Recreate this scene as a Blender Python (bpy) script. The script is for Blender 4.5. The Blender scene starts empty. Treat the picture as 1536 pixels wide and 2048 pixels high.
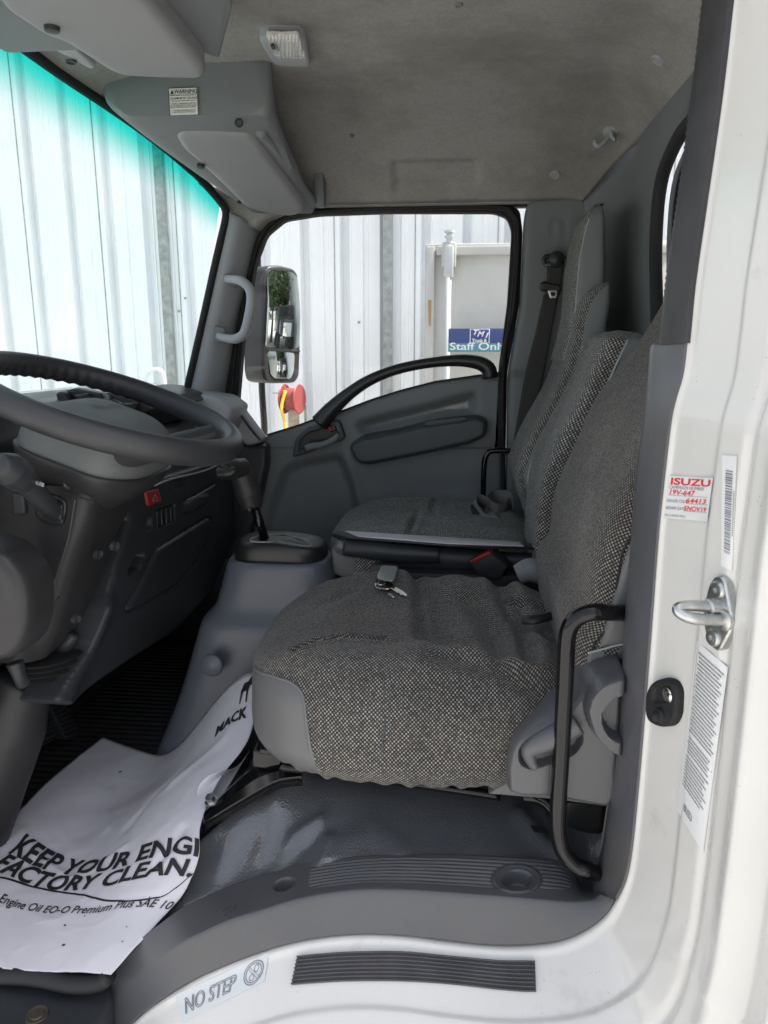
import bpy, bmesh, math, random
import numpy as np
from mathutils import Vector, Matrix
from mathutils.geometry import delaunay_2d_cdt

scene = bpy.context.scene
COL = scene.collection
rng = np.random.default_rng(7)
random.seed(7)

# ------------------------------------------------------------------ camera
FOC = 1450.0                                   # focal length in pixels of the 1536 x 2048 photograph
PIT, YAW = math.radians(12.6), math.radians(5.7)
EYE = np.array([0.0, 0.0, 1.85])
cp, sp, cy, sy = math.cos(PIT), math.sin(PIT), math.cos(YAW), math.sin(YAW)
FW = np.array([-sy * cp, cy * cp, -sp]); RT = np.array([cy, sy, 0.0]); UP = np.cross(RT, FW)
cam = bpy.data.cameras.new('camera'); camo = bpy.data.objects.new('camera', cam); COL.objects.link(camo)
cam.sensor_fit = 'VERTICAL'; cam.sensor_height = 36.0; cam.sensor_width = 27.0
cam.lens = 36.0 * FOC / 2048.0
cam.clip_start = 0.02; cam.clip_end = 400
M = Matrix.Identity(4)
for i in range(3):
    M[i][0], M[i][1], M[i][2], M[i][3] = RT[i], UP[i], -FW[i], EYE[i]
camo.matrix_world = M
scene.camera = camo
cam.dof.use_dof = True; cam.dof.focus_distance = 1.45; cam.dof.aperture_fstop = 14.0

# ------------------------------------------------------------------ world, sun, exposure
SUN_EL, SUN_AZ = math.radians(58), math.radians(84)      # azimuth measured from +Y clockwise: from the rear of the truck
w = bpy.data.worlds.new('World'); scene.world = w; w.use_nodes = True
nt = w.node_tree; nt.nodes.clear()
sk = nt.nodes.new('ShaderNodeTexSky'); sk.sky_type = 'NISHITA'; sk.sun_disc = False
sk.sun_elevation = SUN_EL; sk.sun_rotation = SUN_AZ
sk.air_density = 1.0; sk.dust_density = 3.5; sk.ozone_density = 1.0
bg = nt.nodes.new('ShaderNodeBackground'); bg.inputs['Strength'].default_value = 0.15
wo = nt.nodes.new('ShaderNodeOutputWorld')
hs = nt.nodes.new('ShaderNodeHueSaturation'); hs.inputs['Saturation'].default_value = .42     # hazy, milky sky
nt.links.new(sk.outputs[0], hs.inputs['Color']); nt.links.new(hs.outputs[0], bg.inputs['Color']); nt.links.new(bg.outputs[0], wo.inputs['Surface'])
sl = bpy.data.lights.new('sun', 'SUN'); sl.energy = 4.5; sl.angle = math.radians(0.6); sl.color = (1.0, 0.96, 0.9)
so = bpy.data.objects.new('sun', sl); COL.objects.link(so)
sd_ = Vector((math.sin(SUN_AZ) * math.cos(SUN_EL), math.cos(SUN_AZ) * math.cos(SUN_EL), math.sin(SUN_EL)))
so.rotation_euler = sd_.to_track_quat('Z', 'Y').to_euler(); so.location = (0, -3, 8)
scene.view_settings.view_transform = 'Standard'; scene.view_settings.look = 'None'
scene.view_settings.exposure = 1.28; scene.view_settings.gamma = 1.0
scene.view_settings.use_curve_mapping = False
scene.cycles.max_bounces = 12; scene.cycles.diffuse_bounces = 6; scene.cycles.transparent_max_bounces = 12
scene.cycles.use_denoising = True

# ------------------------------------------------------------------ geometry helpers
def ray(u, v): return FW + RT * (u - 768) / FOC - UP * (v - 1024) / FOC
def P(u, v, x=None, y=None, z=None):
    d = ray(u, v)
    t = (x - EYE[0]) / d[0] if x is not None else (y - EYE[1]) / d[1] if y is not None else (z - EYE[2]) / d[2]
    return EYE + d * t
def PL(l, **k): return [P(u, v, **k) for u, v in l]
def A(*p): return np.array(p, float)
def lerp(a, b, t): return a + (b - a) * t
def sst(x):
    x = np.clip(x, 0, 1); return x * x * (3 - 2 * x)
def spl(pts, n, closed=False):
    """Catmull-Rom through the points, resampled to n by arc length."""
    p = np.array(pts, float)
    if len(p) == 2 and not closed:
        return np.array([lerp(p[0], p[1], t) for t in np.linspace(0, 1, n)])
    if closed: q = np.vstack([p[-1], p, p[0], p[1]])
    else: q = np.vstack([2 * p[0] - p[1], p, 2 * p[-1] - p[-2]])
    out = []
    for i in range(1, len(q) - 2):
        a, b, c, d = q[i - 1], q[i], q[i + 1], q[i + 2]
        for t in np.linspace(0, 1, 14, endpoint=False):
            out.append(0.5 * ((2 * b) + (-a + c) * t + (2 * a - 5 * b + 4 * c - d) * t * t + (-a + 3 * b - 3 * c + d) * t ** 3))
    out.append(q[-2] if not closed else out[0])
    return resample(np.array(out), n + (1 if closed else 0))[:n]
def resample(p, n):
    p = np.array(p, float)
    s = np.r_[0, np.cumsum(np.linalg.norm(np.diff(p, axis=0), axis=1))]
    t = np.linspace(0, s[-1], n)
    return np.stack([np.interp(t, s, p[:, k]) for k in range(p.shape[1])], 1)
def rpoly(pts, n=None, r=None, step=6):
    """closed polygon with rounded corners of radius r, resampled"""
    p = [np.array(q, float) for q in pts]
    if r:
        out = []
        m = len(p)
        for i in range(m):
            a, b, c = p[i - 1], p[i], p[(i + 1) % m]
            d1 = a - b; d2 = c - b; l1 = np.linalg.norm(d1); l2 = np.linalg.norm(d2)
            k = min(r, l1 * .45, l2 * .45)
            s, e = b + d1 / l1 * k, b + d2 / l2 * k
            for t in np.linspace(0, 1, 7):
                out.append((1 - t) ** 2 * s + 2 * t * (1 - t) * b + t * t * e)
        p = out
    p = np.array(p); c = np.vstack([p, p[:1]])
    L = np.linalg.norm(np.diff(c, axis=0), axis=1).sum()
    n = n or max(8, int(L / step))
    return resample(c, n + 1)[:n]
def sdist(poly, pts):
    """signed distance, positive inside"""
    poly = np.array(poly, float); pts = np.array(pts, float)
    a = poly; b = np.roll(poly, -1, 0); best = np.full(len(pts), 1e9); ins = np.zeros(len(pts), bool)
    for i in range(len(a)):
        e = b[i] - a[i]; q = pts - a[i]; L = (e @ e) + 1e-12
        t = np.clip((q @ e) / L, 0, 1)
        best = np.minimum(best, np.linalg.norm(q - t[:, None] * e, axis=1))
        c = (a[i][1] > pts[:, 1]) != (b[i][1] > pts[:, 1])
        with np.errstate(divide='ignore', invalid='ignore'):
            xx = a[i][0] + (pts[:, 1] - a[i][1]) * e[0] / (e[1] if e[1] else 1e-12)
        ins ^= c & (pts[:, 0] < xx)
    return np.where(ins, best, -best)
def ldist(line, pts):
    line = np.array(line, float); best = np.full(len(pts), 1e9)
    for i in range(len(line) - 1):
        e = line[i + 1] - line[i]; q = pts - line[i]
        t = np.clip((q @ e) / ((e @ e) + 1e-12), 0, 1)
        best = np.minimum(best, np.linalg.norm(q - t[:, None] * e, axis=1))
    return best
def vnoise(p, seed=0):
    """smooth value noise of n x k points"""
    p = np.atleast_2d(p); f = np.floor(p).astype(int); t = p - f; t = t * t * (3 - 2 * t); k = p.shape[1]
    out = np.zeros(len(p))
    for c in range(2 ** k):
        idx = f.copy(); wgt = np.ones(len(p))
        for j in range(k):
            if c >> j & 1: idx[:, j] += 1; wgt *= t[:, j]
            else: wgt *= 1 - t[:, j]
        h = np.full(len(p), seed * 7919 + 13, dtype=np.int64)
        for j in range(k): h = (h * 31337 + idx[:, j] * (73856093 + 19349663 * j)) & 0x7fffffff
        h = (h ^ (h >> 13)) * 1274126177 & 0x7fffffff
        h = h ^ (h >> 16)
        out += wgt * ((h & 0xffff) / 65535.0)
    return out * 2 - 1
def fbm(p, seed=0, o=3):
    return sum(vnoise(np.array(p) * 2 ** i + i * 17.3, seed + i) / 2 ** i for i in range(o)) / 1.6

# ------------------------------------------------------------------ object helpers
def tag(o, label, cat, group=None, kind=None):
    if label: o['label'] = label
    if cat: o['category'] = cat
    if group: o['group'] = group
    if kind: o['kind'] = kind
    return o
def thing(name, label, cat, loc, group=None):
    o = bpy.data.objects.new(name, None); COL.objects.link(o)
    o.location = Vector([float(c) for c in loc]); o.empty_display_size = 0.05
    o['wloc'] = [float(c) for c in loc]
    return tag(o, label, cat, group)
def wl(o): return Vector(o['wloc']) if 'wloc' in o.keys() else Vector((0, 0, 0))
def link(me, name, mat, parent=None, smooth=True, label=None):
    o = bpy.data.objects.new(name, me); COL.objects.link(o)
    for m in (mat if isinstance(mat, (list, tuple)) else [mat]): me.materials.append(m)
    if smooth:
        for p in me.polygons: p.use_smooth = True
    if parent is not None:
        o.parent = parent
        if parent.type == 'EMPTY': o.matrix_parent_inverse = Matrix.Translation(-wl(parent))
    if label: o['label'] = label
    return o
def raw(name, V, F, mat, parent=None, smooth=True, uv=None, attr=None, matidx=None, fix=False, sharp=None, label=None):
    me = bpy.data.meshes.new(name)
    me.from_pydata([tuple(map(float, v)) for v in V], [], [tuple(int(i) for i in f) for f in F])
    if uv is not None:
        l = me.uv_layers.new(name='UVMap')
        vi = np.empty(len(me.loops), int); me.loops.foreach_get('vertex_index', vi)
        U = np.asarray(uv, float)
        if len(U) == len(me.loops): l.data.foreach_set('uv', U.ravel())
        else: l.data.foreach_set('uv', U[vi].ravel())
    if attr:
        for k, a in attr.items():
            at = me.attributes.new(k, 'FLOAT', 'POINT'); at.data.foreach_set('value', np.asarray(a, float))
    me.update()
    if fix:
        b = bmesh.new(); b.from_mesh(me); bmesh.ops.recalc_face_normals(b, faces=b.faces); b.to_mesh(me); b.free()
    o = link(me, name, mat, parent, smooth, label)
    if matidx is not None: me.polygons.foreach_set('material_index', np.asarray(matidx, int))
    if sharp: me.set_sharp_from_angle(angle=math.radians(sharp))
    return o
def grid(name, G, mat, parent=None, closed=False, uv=True, attr=None, thick=0, cap=False, label=None, sharp=None):
    """G: n x m x 3 surface; closed wraps the second index"""
    G = np.array(G, float); n, m, _ = G.shape; F = []
    mm = m if closed else m - 1
    for i in range(n - 1):
        for j in range(mm):
            F.append((i * m + j, i * m + (j + 1) % m, (i + 1) * m + (j + 1) % m, (i + 1) * m + j))
    V = G.reshape(-1, 3)
    uvs = None
    if uv:
        du = np.zeros((n, m)); du[1:] = np.cumsum(np.linalg.norm(np.diff(G, axis=0), axis=2), 0)
        du = np.repeat(du.mean(1)[:, None], m, 1)
        dv = np.zeros((n, m + 1)); Gc = np.concatenate([G, G[:, :1]], 1)
        dv[:, 1:] = np.cumsum(np.linalg.norm(np.diff(Gc, axis=1), axis=2), 1)
        k = np.argmax(dv[:, -1]); dvm = np.repeat(dv[k][None], n, 0)
        uvs = []
        for i in range(n - 1):
            for j in range(mm):
                for (a, b) in ((i, j), (i, j + 1), (i + 1, j + 1), (i + 1, j)):
                    uvs.append((du[a, b % m], dvm[a, b]))
        uvs = np.array(uvs)
    if cap:
        F.append(tuple(range(m))[::-1]); F.append(tuple((n - 1) * m + j for j in range(m)))
        if uvs is not None: uvs = np.vstack([uvs, np.zeros((2 * m, 2))])
    o = raw(name, V, F, mat, parent, uv=uvs, attr=attr, fix=bool(closed), label=label, sharp=sharp)
    if thick:
        md = o.modifiers.new('thickness', 'SOLIDIFY'); md.thickness = thick; md.offset = 0
    return o
def tube(name, pts, r, mat, parent=None, n=None, seg=12, closed=False, flat=None, smoothpath=True, label=None, cap=True):
    p = spl(pts, n or max(8, len(pts) * 8), closed) if smoothpath else np.array(pts, float)
    k = len(p); rr = np.interp(np.linspace(0, 1, k), np.linspace(0, 1, len(r)), r) if isinstance(r, (list, tuple)) else np.full(k, r)
    T = np.gradient(p, axis=0) if not closed else (np.roll(p, -1, 0) - np.roll(p, 1, 0))
    T /= np.linalg.norm(T, axis=1)[:, None] + 1e-12
    N = np.cross(T[0], [0.13, 0.2, 0.97]); N /= np.linalg.norm(N)
    R = []
    for i in range(k):
        N = N - T[i] * (N @ T[i]); N /= np.linalg.norm(N); B = np.cross(T[i], N)
        a = np.linspace(0, 2 * math.pi, seg, endpoint=False)
        ring = p[i] + rr[i] * (np.cos(a)[:, None] * N + np.sin(a)[:, None] * B)
        if flat is not None:                      # squash along a world direction
            f, s = flat; f = np.array(f, float); q = ring - p[i]; ring = p[i] + q - (q @ f)[:, None] * f * (1 - s)
        R.append(ring)
    if closed: R.append(R[0])
    return grid(name, R, mat, parent, closed=True, cap=(cap and not closed), label=label)
def lathe(name, c, axis, prof, mat, parent=None, seg=24, label=None, sharp=40):
    """prof: (radius, height along axis) pairs"""
    ax = np.array(axis, float); ax /= np.linalg.norm(ax)
    N = np.cross(ax, [0.31, 0.2, 0.93]); N /= np.linalg.norm(N); B = np.cross(ax, N)
    a = np.linspace(0, 2 * math.pi, seg, endpoint=False)
    G = [np.array(c) + ax * h + max(r, 1e-5) * (np.cos(a)[:, None] * N + np.sin(a)[:, None] * B) for r, h in prof]
    return grid(name, G, mat, parent, closed=True, cap=True, label=label, sharp=sharp)
def box(name, c, d, mat, parent=None, bev=0.004, rot=None, seg=2, label=None):
    b = bmesh.new(); bmesh.ops.create_cube(b, size=1)
    for v in b.verts: v.co = Vector((v.co.x * d[0], v.co.y * d[1], v.co.z * d[2]))
    if bev: bmesh.ops.bevel(b, geom=b.edges[:], offset=bev, segments=seg, affect='EDGES', profile=0.6)
    Mx = Matrix.Translation(Vector([float(k) for k in c])) @ (rot if rot is not None else Matrix.Identity(4))
    bmesh.ops.transform(b, matrix=Mx, verts=b.verts)
    me = bpy.data.meshes.new(name); b.to_mesh(me); b.free()
    o = link(me, name, mat, parent, True, label); me.set_sharp_from_angle(angle=math.radians(50))
    return o
def hull8(name, q0, q1, mat, parent=None, bev=0.01, seg=3, label=None):
    """a prism from quad q0 to quad q1, bevelled"""
    b = bmesh.new(); v = [b.verts.new(Vector([float(k) for k in p])) for p in list(q0) + list(q1)]; n = len(q0)
    b.faces.new(v[:n][::-1]); b.faces.new(v[n:])
    for i in range(n): b.faces.new((v[i], v[(i + 1) % n], v[n + (i + 1) % n], v[n + i]))
    bmesh.ops.recalc_face_normals(b, faces=b.faces)
    if bev: bmesh.ops.bevel(b, geom=b.edges[:], offset=bev, segments=seg, affect='EDGES', profile=0.55)
    me = bpy.data.meshes.new(name); b.to_mesh(me); b.free()
    o = link(me, name, mat, parent, True, label); me.set_sharp_from_angle(angle=math.radians(45)); return o
def relief(name, poly, to3d, nrm, mat, parent=None, feats=(), step=6, off=0.0, edge=None, thick=0.006, holes=(), attr=None, label=None, extra=None, uvscale=1.0):
    """polygon filled with a fine mesh in a 2-D chart, mapped by to3d and displaced along nrm by the features.
    feats: (polygon, height, soft) or callables; edge: (height, soft) rounds the rim off."""
    poly = np.array(poly, float)
    lo, hi = poly.min(0), poly.max(0)
    gx, gy = np.meshgrid(np.arange(lo[0] + step * .5, hi[0], step), np.arange(lo[1] + step * .5, hi[1], step))
    pts = np.stack([gx.ravel(), gy.ravel()], 1)
    ex = [pts]
    for f in feats:
        if callable(f): continue
        fp = np.array(f[0], float); s = abs(f[2])
        fr = rpoly(fp, step=step * .6)
        t = np.roll(fr, -1, 0) - np.roll(fr, 1, 0); nn = np.stack([-t[:, 1], t[:, 0]], 1); nn /= np.linalg.norm(nn, axis=1)[:, None] + 1e-9
        if (sdist(fp, fr + nn * .5) > 0).mean() < .5: nn = -nn
        for k in (0, .33, .66, 1.0): ex.append(fr + nn * s * k)
    if edge:
        t = np.roll(poly, -1, 0) - np.roll(poly, 1, 0); nn = np.stack([-t[:, 1], t[:, 0]], 1); nn /= np.linalg.norm(nn, axis=1)[:, None] + 1e-9
        if (sdist(poly, poly + nn * .5) > 0).mean() < .5: nn = -nn
        for k in (.1, .3, .6, 1.0): ex.append(poly + nn * edge[1] * k)
    if extra is not None: ex.append(np.array(extra))
    pts = np.vstack(ex)
    s = sdist(poly, pts); keep = s > step * (.12 if edge else .35)
    for h in holes: keep &= sdist(h, pts) < -step * .35
    pts = pts[keep]
    # thin out near duplicates
    key = np.round(pts / (step * .22)).astype(int); _, ui = np.unique(key, axis=0, return_index=True); pts = pts[np.sort(ui)]
    V2 = [Vector(p) for p in poly]; E = [(i, (i + 1) % len(poly)) for i in range(len(poly))]; b0 = len(poly)
    for h in holes:
        h = np.array(h, float); m = len(V2); V2 += [Vector(p) for p in h]; E += [(m + i, m + (i + 1) % len(h)) for i in range(len(h))]
    V2 += [Vector(p) for p in pts]
    vo, eo, fo, *_ = delaunay_2d_cdt(V2, E, [], 0, 1e-5)
    vo = np.array([tuple(v) for v in vo]); fo = np.array(fo)
    cen = vo[fo].mean(1); ok = sdist(poly, cen) > 0
    for h in holes: ok &= sdist(h, cen) < 0
    fo = fo[ok]
    used = np.unique(fo); rm = -np.ones(len(vo), int); rm[used] = np.arange(len(used)); fo = rm[fo]; vo = vo[used]
    H = np.full(len(vo), float(off))
    for f in feats:
        if callable(f): H += f(vo)
        else: H += f[1] * sst(sdist(f[0], vo) / f[2])
    if edge:
        x = np.clip(sdist(poly, vo) / edge[1], 0, 1); H += edge[0] * np.sqrt(np.clip(1 - (1 - x) ** 2, 0, 1)) - edge[0]
    B3 = np.array([to3d(p[0], p[1]) for p in vo])
    Nv = np.array([nrm(p[0], p[1]) for p in vo]) if callable(nrm) else np.repeat(np.array(nrm, float)[None], len(vo), 0)
    V = B3 + Nv * H[:, None]
    # orientation
    fn = np.cross(B3[fo[:, 1]] - B3[fo[:, 0]], B3[fo[:, 2]] - B3[fo[:, 0]]); flip = (fn * Nv[fo[:, 0]]).sum(1) < 0
    fo[flip] = fo[flip][:, ::-1]
    F = [tuple(f) for f in fo]
    at = {k: fnc(vo) for k, fnc in attr.items()} if attr else None
    if thick:
        ec = {}
        for f in F:
            for a, b in ((f[0], f[1]), (f[1], f[2]), (f[2], f[0])): ec[(a, b)] = 1
        be = [(a, b) for (a, b) in ec if (b, a) not in ec]
        bv = sorted({i for e in be for i in e}); mp = {i: len(V) + k for k, i in enumerate(bv)}
        V = np.vstack([V, V[bv] - Nv[bv] * thick])
        F += [(b, a, mp[a], mp[b]) for a, b in be]
        if at:
            for k in at: at[k] = np.r_[at[k], at[k][bv]]
    return raw(name, V, F, mat, parent, attr=at, label=label, sharp=55, uv=None)
def plane(**k): return lambda u, v: P(u, v, **k)
def text(name, parts, fn, mat, parent=None, sub=None, label=None, lift=0.0):
    """parts: (string, x, y, size, shear, bold, align[, squeeze]) laid out in a 2-D chart mapped by fn(x, y) -> 3-D"""
    V, F = [], []
    for p in parts:
        s, x, y, size, sh, bold, al = p[:7]; sq = p[7] if len(p) > 7 else 1.0
        if s == '#':                                     # polygon mark: x = list of points
            b = bmesh.new()
            vv = [b.verts.new((q[0], q[1], 0)) for q in x]; b.faces.new(vv)
            me = bpy.data.meshes.new('tmp'); bmesh.ops.triangulate(b, faces=b.faces)
        else:
            c = bpy.data.curves.new('tmp', 'FONT'); c.body = s; c.size = size; c.shear = sh; c.offset = bold * size; c.align_x = al; c.resolution_u = 3
            o = bpy.data.objects.new('tmp', c); COL.objects.link(o); bpy.context.view_layer.update()
            me = bpy.data.meshes.new_from_object(o.evaluated_get(bpy.context.evaluated_depsgraph_get()))
            bpy.data.objects.remove(o); bpy.data.curves.remove(c)
            b = bmesh.new(); b.from_mesh(me)
            for v in b.verts: v.co.x = v.co.x * sq + x; v.co.y += y
            bmesh.ops.triangulate(b, faces=b.faces)
        if sub:
            for _ in range(5):
                es = [e for e in b.edges if e.calc_length() > sub]
                if not es: break
                bmesh.ops.subdivide_edges(b, edges=es, cuts=1); bmesh.ops.triangulate(b, faces=[f for f in b.faces if len(f.verts) > 3])
        b.verts.ensure_lookup_table(); k = len(V)
        V += [fn(v.co.x, v.co.y) for v in b.verts]; F += [tuple(k + v.index for v in f.verts) for f in b.faces]
        b.free(); bpy.data.meshes.remove(me)
    return raw(name, V, F, mat, parent, smooth=False, label=label)
def scribble(lines, x0, x1, y, h, seed=1):
    """rows of small dashes standing for print too fine to read"""
    r = random.Random(seed); out = []
    x = x0
    while x < x1 - h * .5:
        wd = r.uniform(1.2, 5) * h; e = min(x + wd, x1)
        out.append(('#', [(x, y), (e, y), (e, y + h * .62), (x, y + h * .62)], 0, 0, 0, 0, ''))
        x = e + h * .6
    return out

# ------------------------------------------------------------------ materials
def mat(name, col, rough=0.5, metal=0.0, bump=0.0, bscale=300.0, var=0.12, vscale=6.0, spec=0.5, coat=0.0, bdist=0.001, btype='noise', dirt=None, sheen=0, specks=None):
    m = bpy.data.materials.new(name); m.use_nodes = True; n = m.node_tree; b = n.nodes['Principled BSDF']
    b.inputs['Roughness'].default_value = rough; b.inputs['Metallic'].default_value = metal
    b.inputs['Specular IOR Level'].default_value = spec; b.inputs['Coat Weight'].default_value = coat; b.inputs['Coat Roughness'].default_value = .08
    b.inputs['Sheen Weight'].default_value = sheen
    tc = n.nodes.new('ShaderNodeTexCoord')
    nz = n.nodes.new('ShaderNodeTexNoise'); nz.inputs['Scale'].default_value = vscale; nz.inputs['Detail'].default_value = 5; nz.inputs['Roughness'].default_value = .62
    n.links.new(tc.outputs['Object'], nz.inputs['Vector'])
    mr = n.nodes.new('ShaderNodeMapRange'); mr.inputs['From Min'].default_value = .3; mr.inputs['From Max'].default_value = .7
    mr.inputs['To Min'].default_value = 1 - var; mr.inputs['To Max'].default_value = 1 + var
    n.links.new(nz.outputs['Fac'], mr.inputs['Value'])
    mx = n.nodes.new('ShaderNodeMix'); mx.data_type = 'RGBA'; mx.blend_type = 'MULTIPLY'; mx.inputs['Factor'].default_value = 1
    mx.inputs['A'].default_value = (*col, 1); n.links.new(mr.outputs[0], mx.inputs['B'])
    last = mx.outputs['Result']
    if dirt:
        dcol, dscale, lo, hi = dirt
        d = n.nodes.new('ShaderNodeTexNoise'); d.inputs['Scale'].default_value = dscale; d.inputs['Detail'].default_value = 8; d.inputs['Roughness'].default_value = .7
        n.links.new(tc.outputs['Object'], d.inputs['Vector'])
        r = n.nodes.new('ShaderNodeMapRange'); r.inputs['From Min'].default_value = lo; r.inputs['From Max'].default_value = hi
        n.links.new(d.outputs['Fac'], r.inputs['Value'])
        m2 = n.nodes.new('ShaderNodeMix'); m2.data_type = 'RGBA'; n.links.new(r.outputs[0], m2.inputs['Factor'])
        n.links.new(last, m2.inputs['A']); m2.inputs['B'].default_value = (*dcol, 1); last = m2.outputs['Result']
    if specks:
        scol, sscale, thr = specks
        vo = n.nodes.new('ShaderNodeTexVoronoi'); vo.inputs['Scale'].default_value = sscale; n.links.new(tc.outputs['Object'], vo.inputs['Vector'])
        n2 = n.nodes.new('ShaderNodeTexNoise'); n2.inputs['Scale'].default_value = sscale * .22; n2.inputs['Detail'].default_value = 4; n.links.new(tc.outputs['Object'], n2.inputs['Vector'])
        m1 = n.nodes.new('ShaderNodeMath'); m1.operation = 'LESS_THAN'; n.links.new(vo.outputs['Distance'], m1.inputs[0]); m1.inputs[1].default_value = .16
        m2_ = n.nodes.new('ShaderNodeMath'); m2_.operation = 'GREATER_THAN'; n.links.new(n2.outputs['Fac'], m2_.inputs[0]); m2_.inputs[1].default_value = thr
        m3_ = n.nodes.new('ShaderNodeMath'); m3_.operation = 'MULTIPLY'; n.links.new(m1.outputs[0], m3_.inputs[0]); n.links.new(m2_.outputs[0], m3_.inputs[1])
        m4_ = n.nodes.new('ShaderNodeMix'); m4_.data_type = 'RGBA'; n.links.new(m3_.outputs[0], m4_.inputs['Factor']); n.links.new(last, m4_.inputs['A']); m4_.inputs['B'].default_value = (*scol, 1); last = m4_.outputs['Result']
    n.links.new(last, b.inputs['Base Color'])
    rr = n.nodes.new('ShaderNodeMapRange'); rr.inputs['To Min'].default_value = max(rough - .08, 0.02); rr.inputs['To Max'].default_value = min(rough + .1, 1)
    n.links.new(nz.outputs['Fac'], rr.inputs['Value']); n.links.new(rr.outputs[0], b.inputs['Roughness'])
    if bump:
        if btype == 'voronoi':
            t = n.nodes.new('ShaderNodeTexVoronoi'); t.inputs['Scale'].default_value = bscale; t.feature = 'F1'; o = t.outputs['Distance']
        elif btype == 'leather':
            t = n.nodes.new('ShaderNodeTexVoronoi'); t.inputs['Scale'].default_value = bscale; t.feature = 'SMOOTH_F1'; o = t.outputs['Distance']
            t.inputs['Smoothness'].default_value = .6
        elif btype == 'hatch':
            sx = n.nodes.new('ShaderNodeSeparateXYZ'); n.links.new(tc.outputs['Object'], sx.inputs[0])
            def sn(ax, ay, az):
                q = n.nodes.new('ShaderNodeVectorMath'); q.operation = 'DOT_PRODUCT'; n.links.new(tc.outputs['Object'], q.inputs[0]); q.inputs[1].default_value = (ax * bscale, ay * bscale, az * bscale)
                s_ = n.nodes.new('ShaderNodeMath'); s_.operation = 'SINE'; n.links.new(q.outputs['Value'], s_.inputs[0]); return s_.outputs[0]
            ml = n.nodes.new('ShaderNodeMath'); ml.operation = 'MULTIPLY'; n.links.new(sn(.7, .3, .7), ml.inputs[0]); n.links.new(sn(-.7, .3, .7), ml.inputs[1]); o = ml.outputs[0]; t = None
        else:
            t = n.nodes.new('ShaderNodeTexNoise'); t.inputs['Scale'].default_value = bscale; t.inputs['Detail'].default_value = 3; o = t.outputs['Fac']
        if t is not None: n.links.new(tc.outputs['Object'], t.inputs['Vector'])
        bp = n.nodes.new('ShaderNodeBump'); bp.inputs['Strength'].default_value = bump; bp.inputs['Distance'].default_value = bdist
        n.links.new(o, bp.inputs['Height']); n.links.new(bp.outputs['Normal'], b.inputs['Normal'])
    return m
def metal(name, col, rough): return mat(name, col, rough, 1.0, bump=.2, bscale=180, var=.12, vscale=60)

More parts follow.
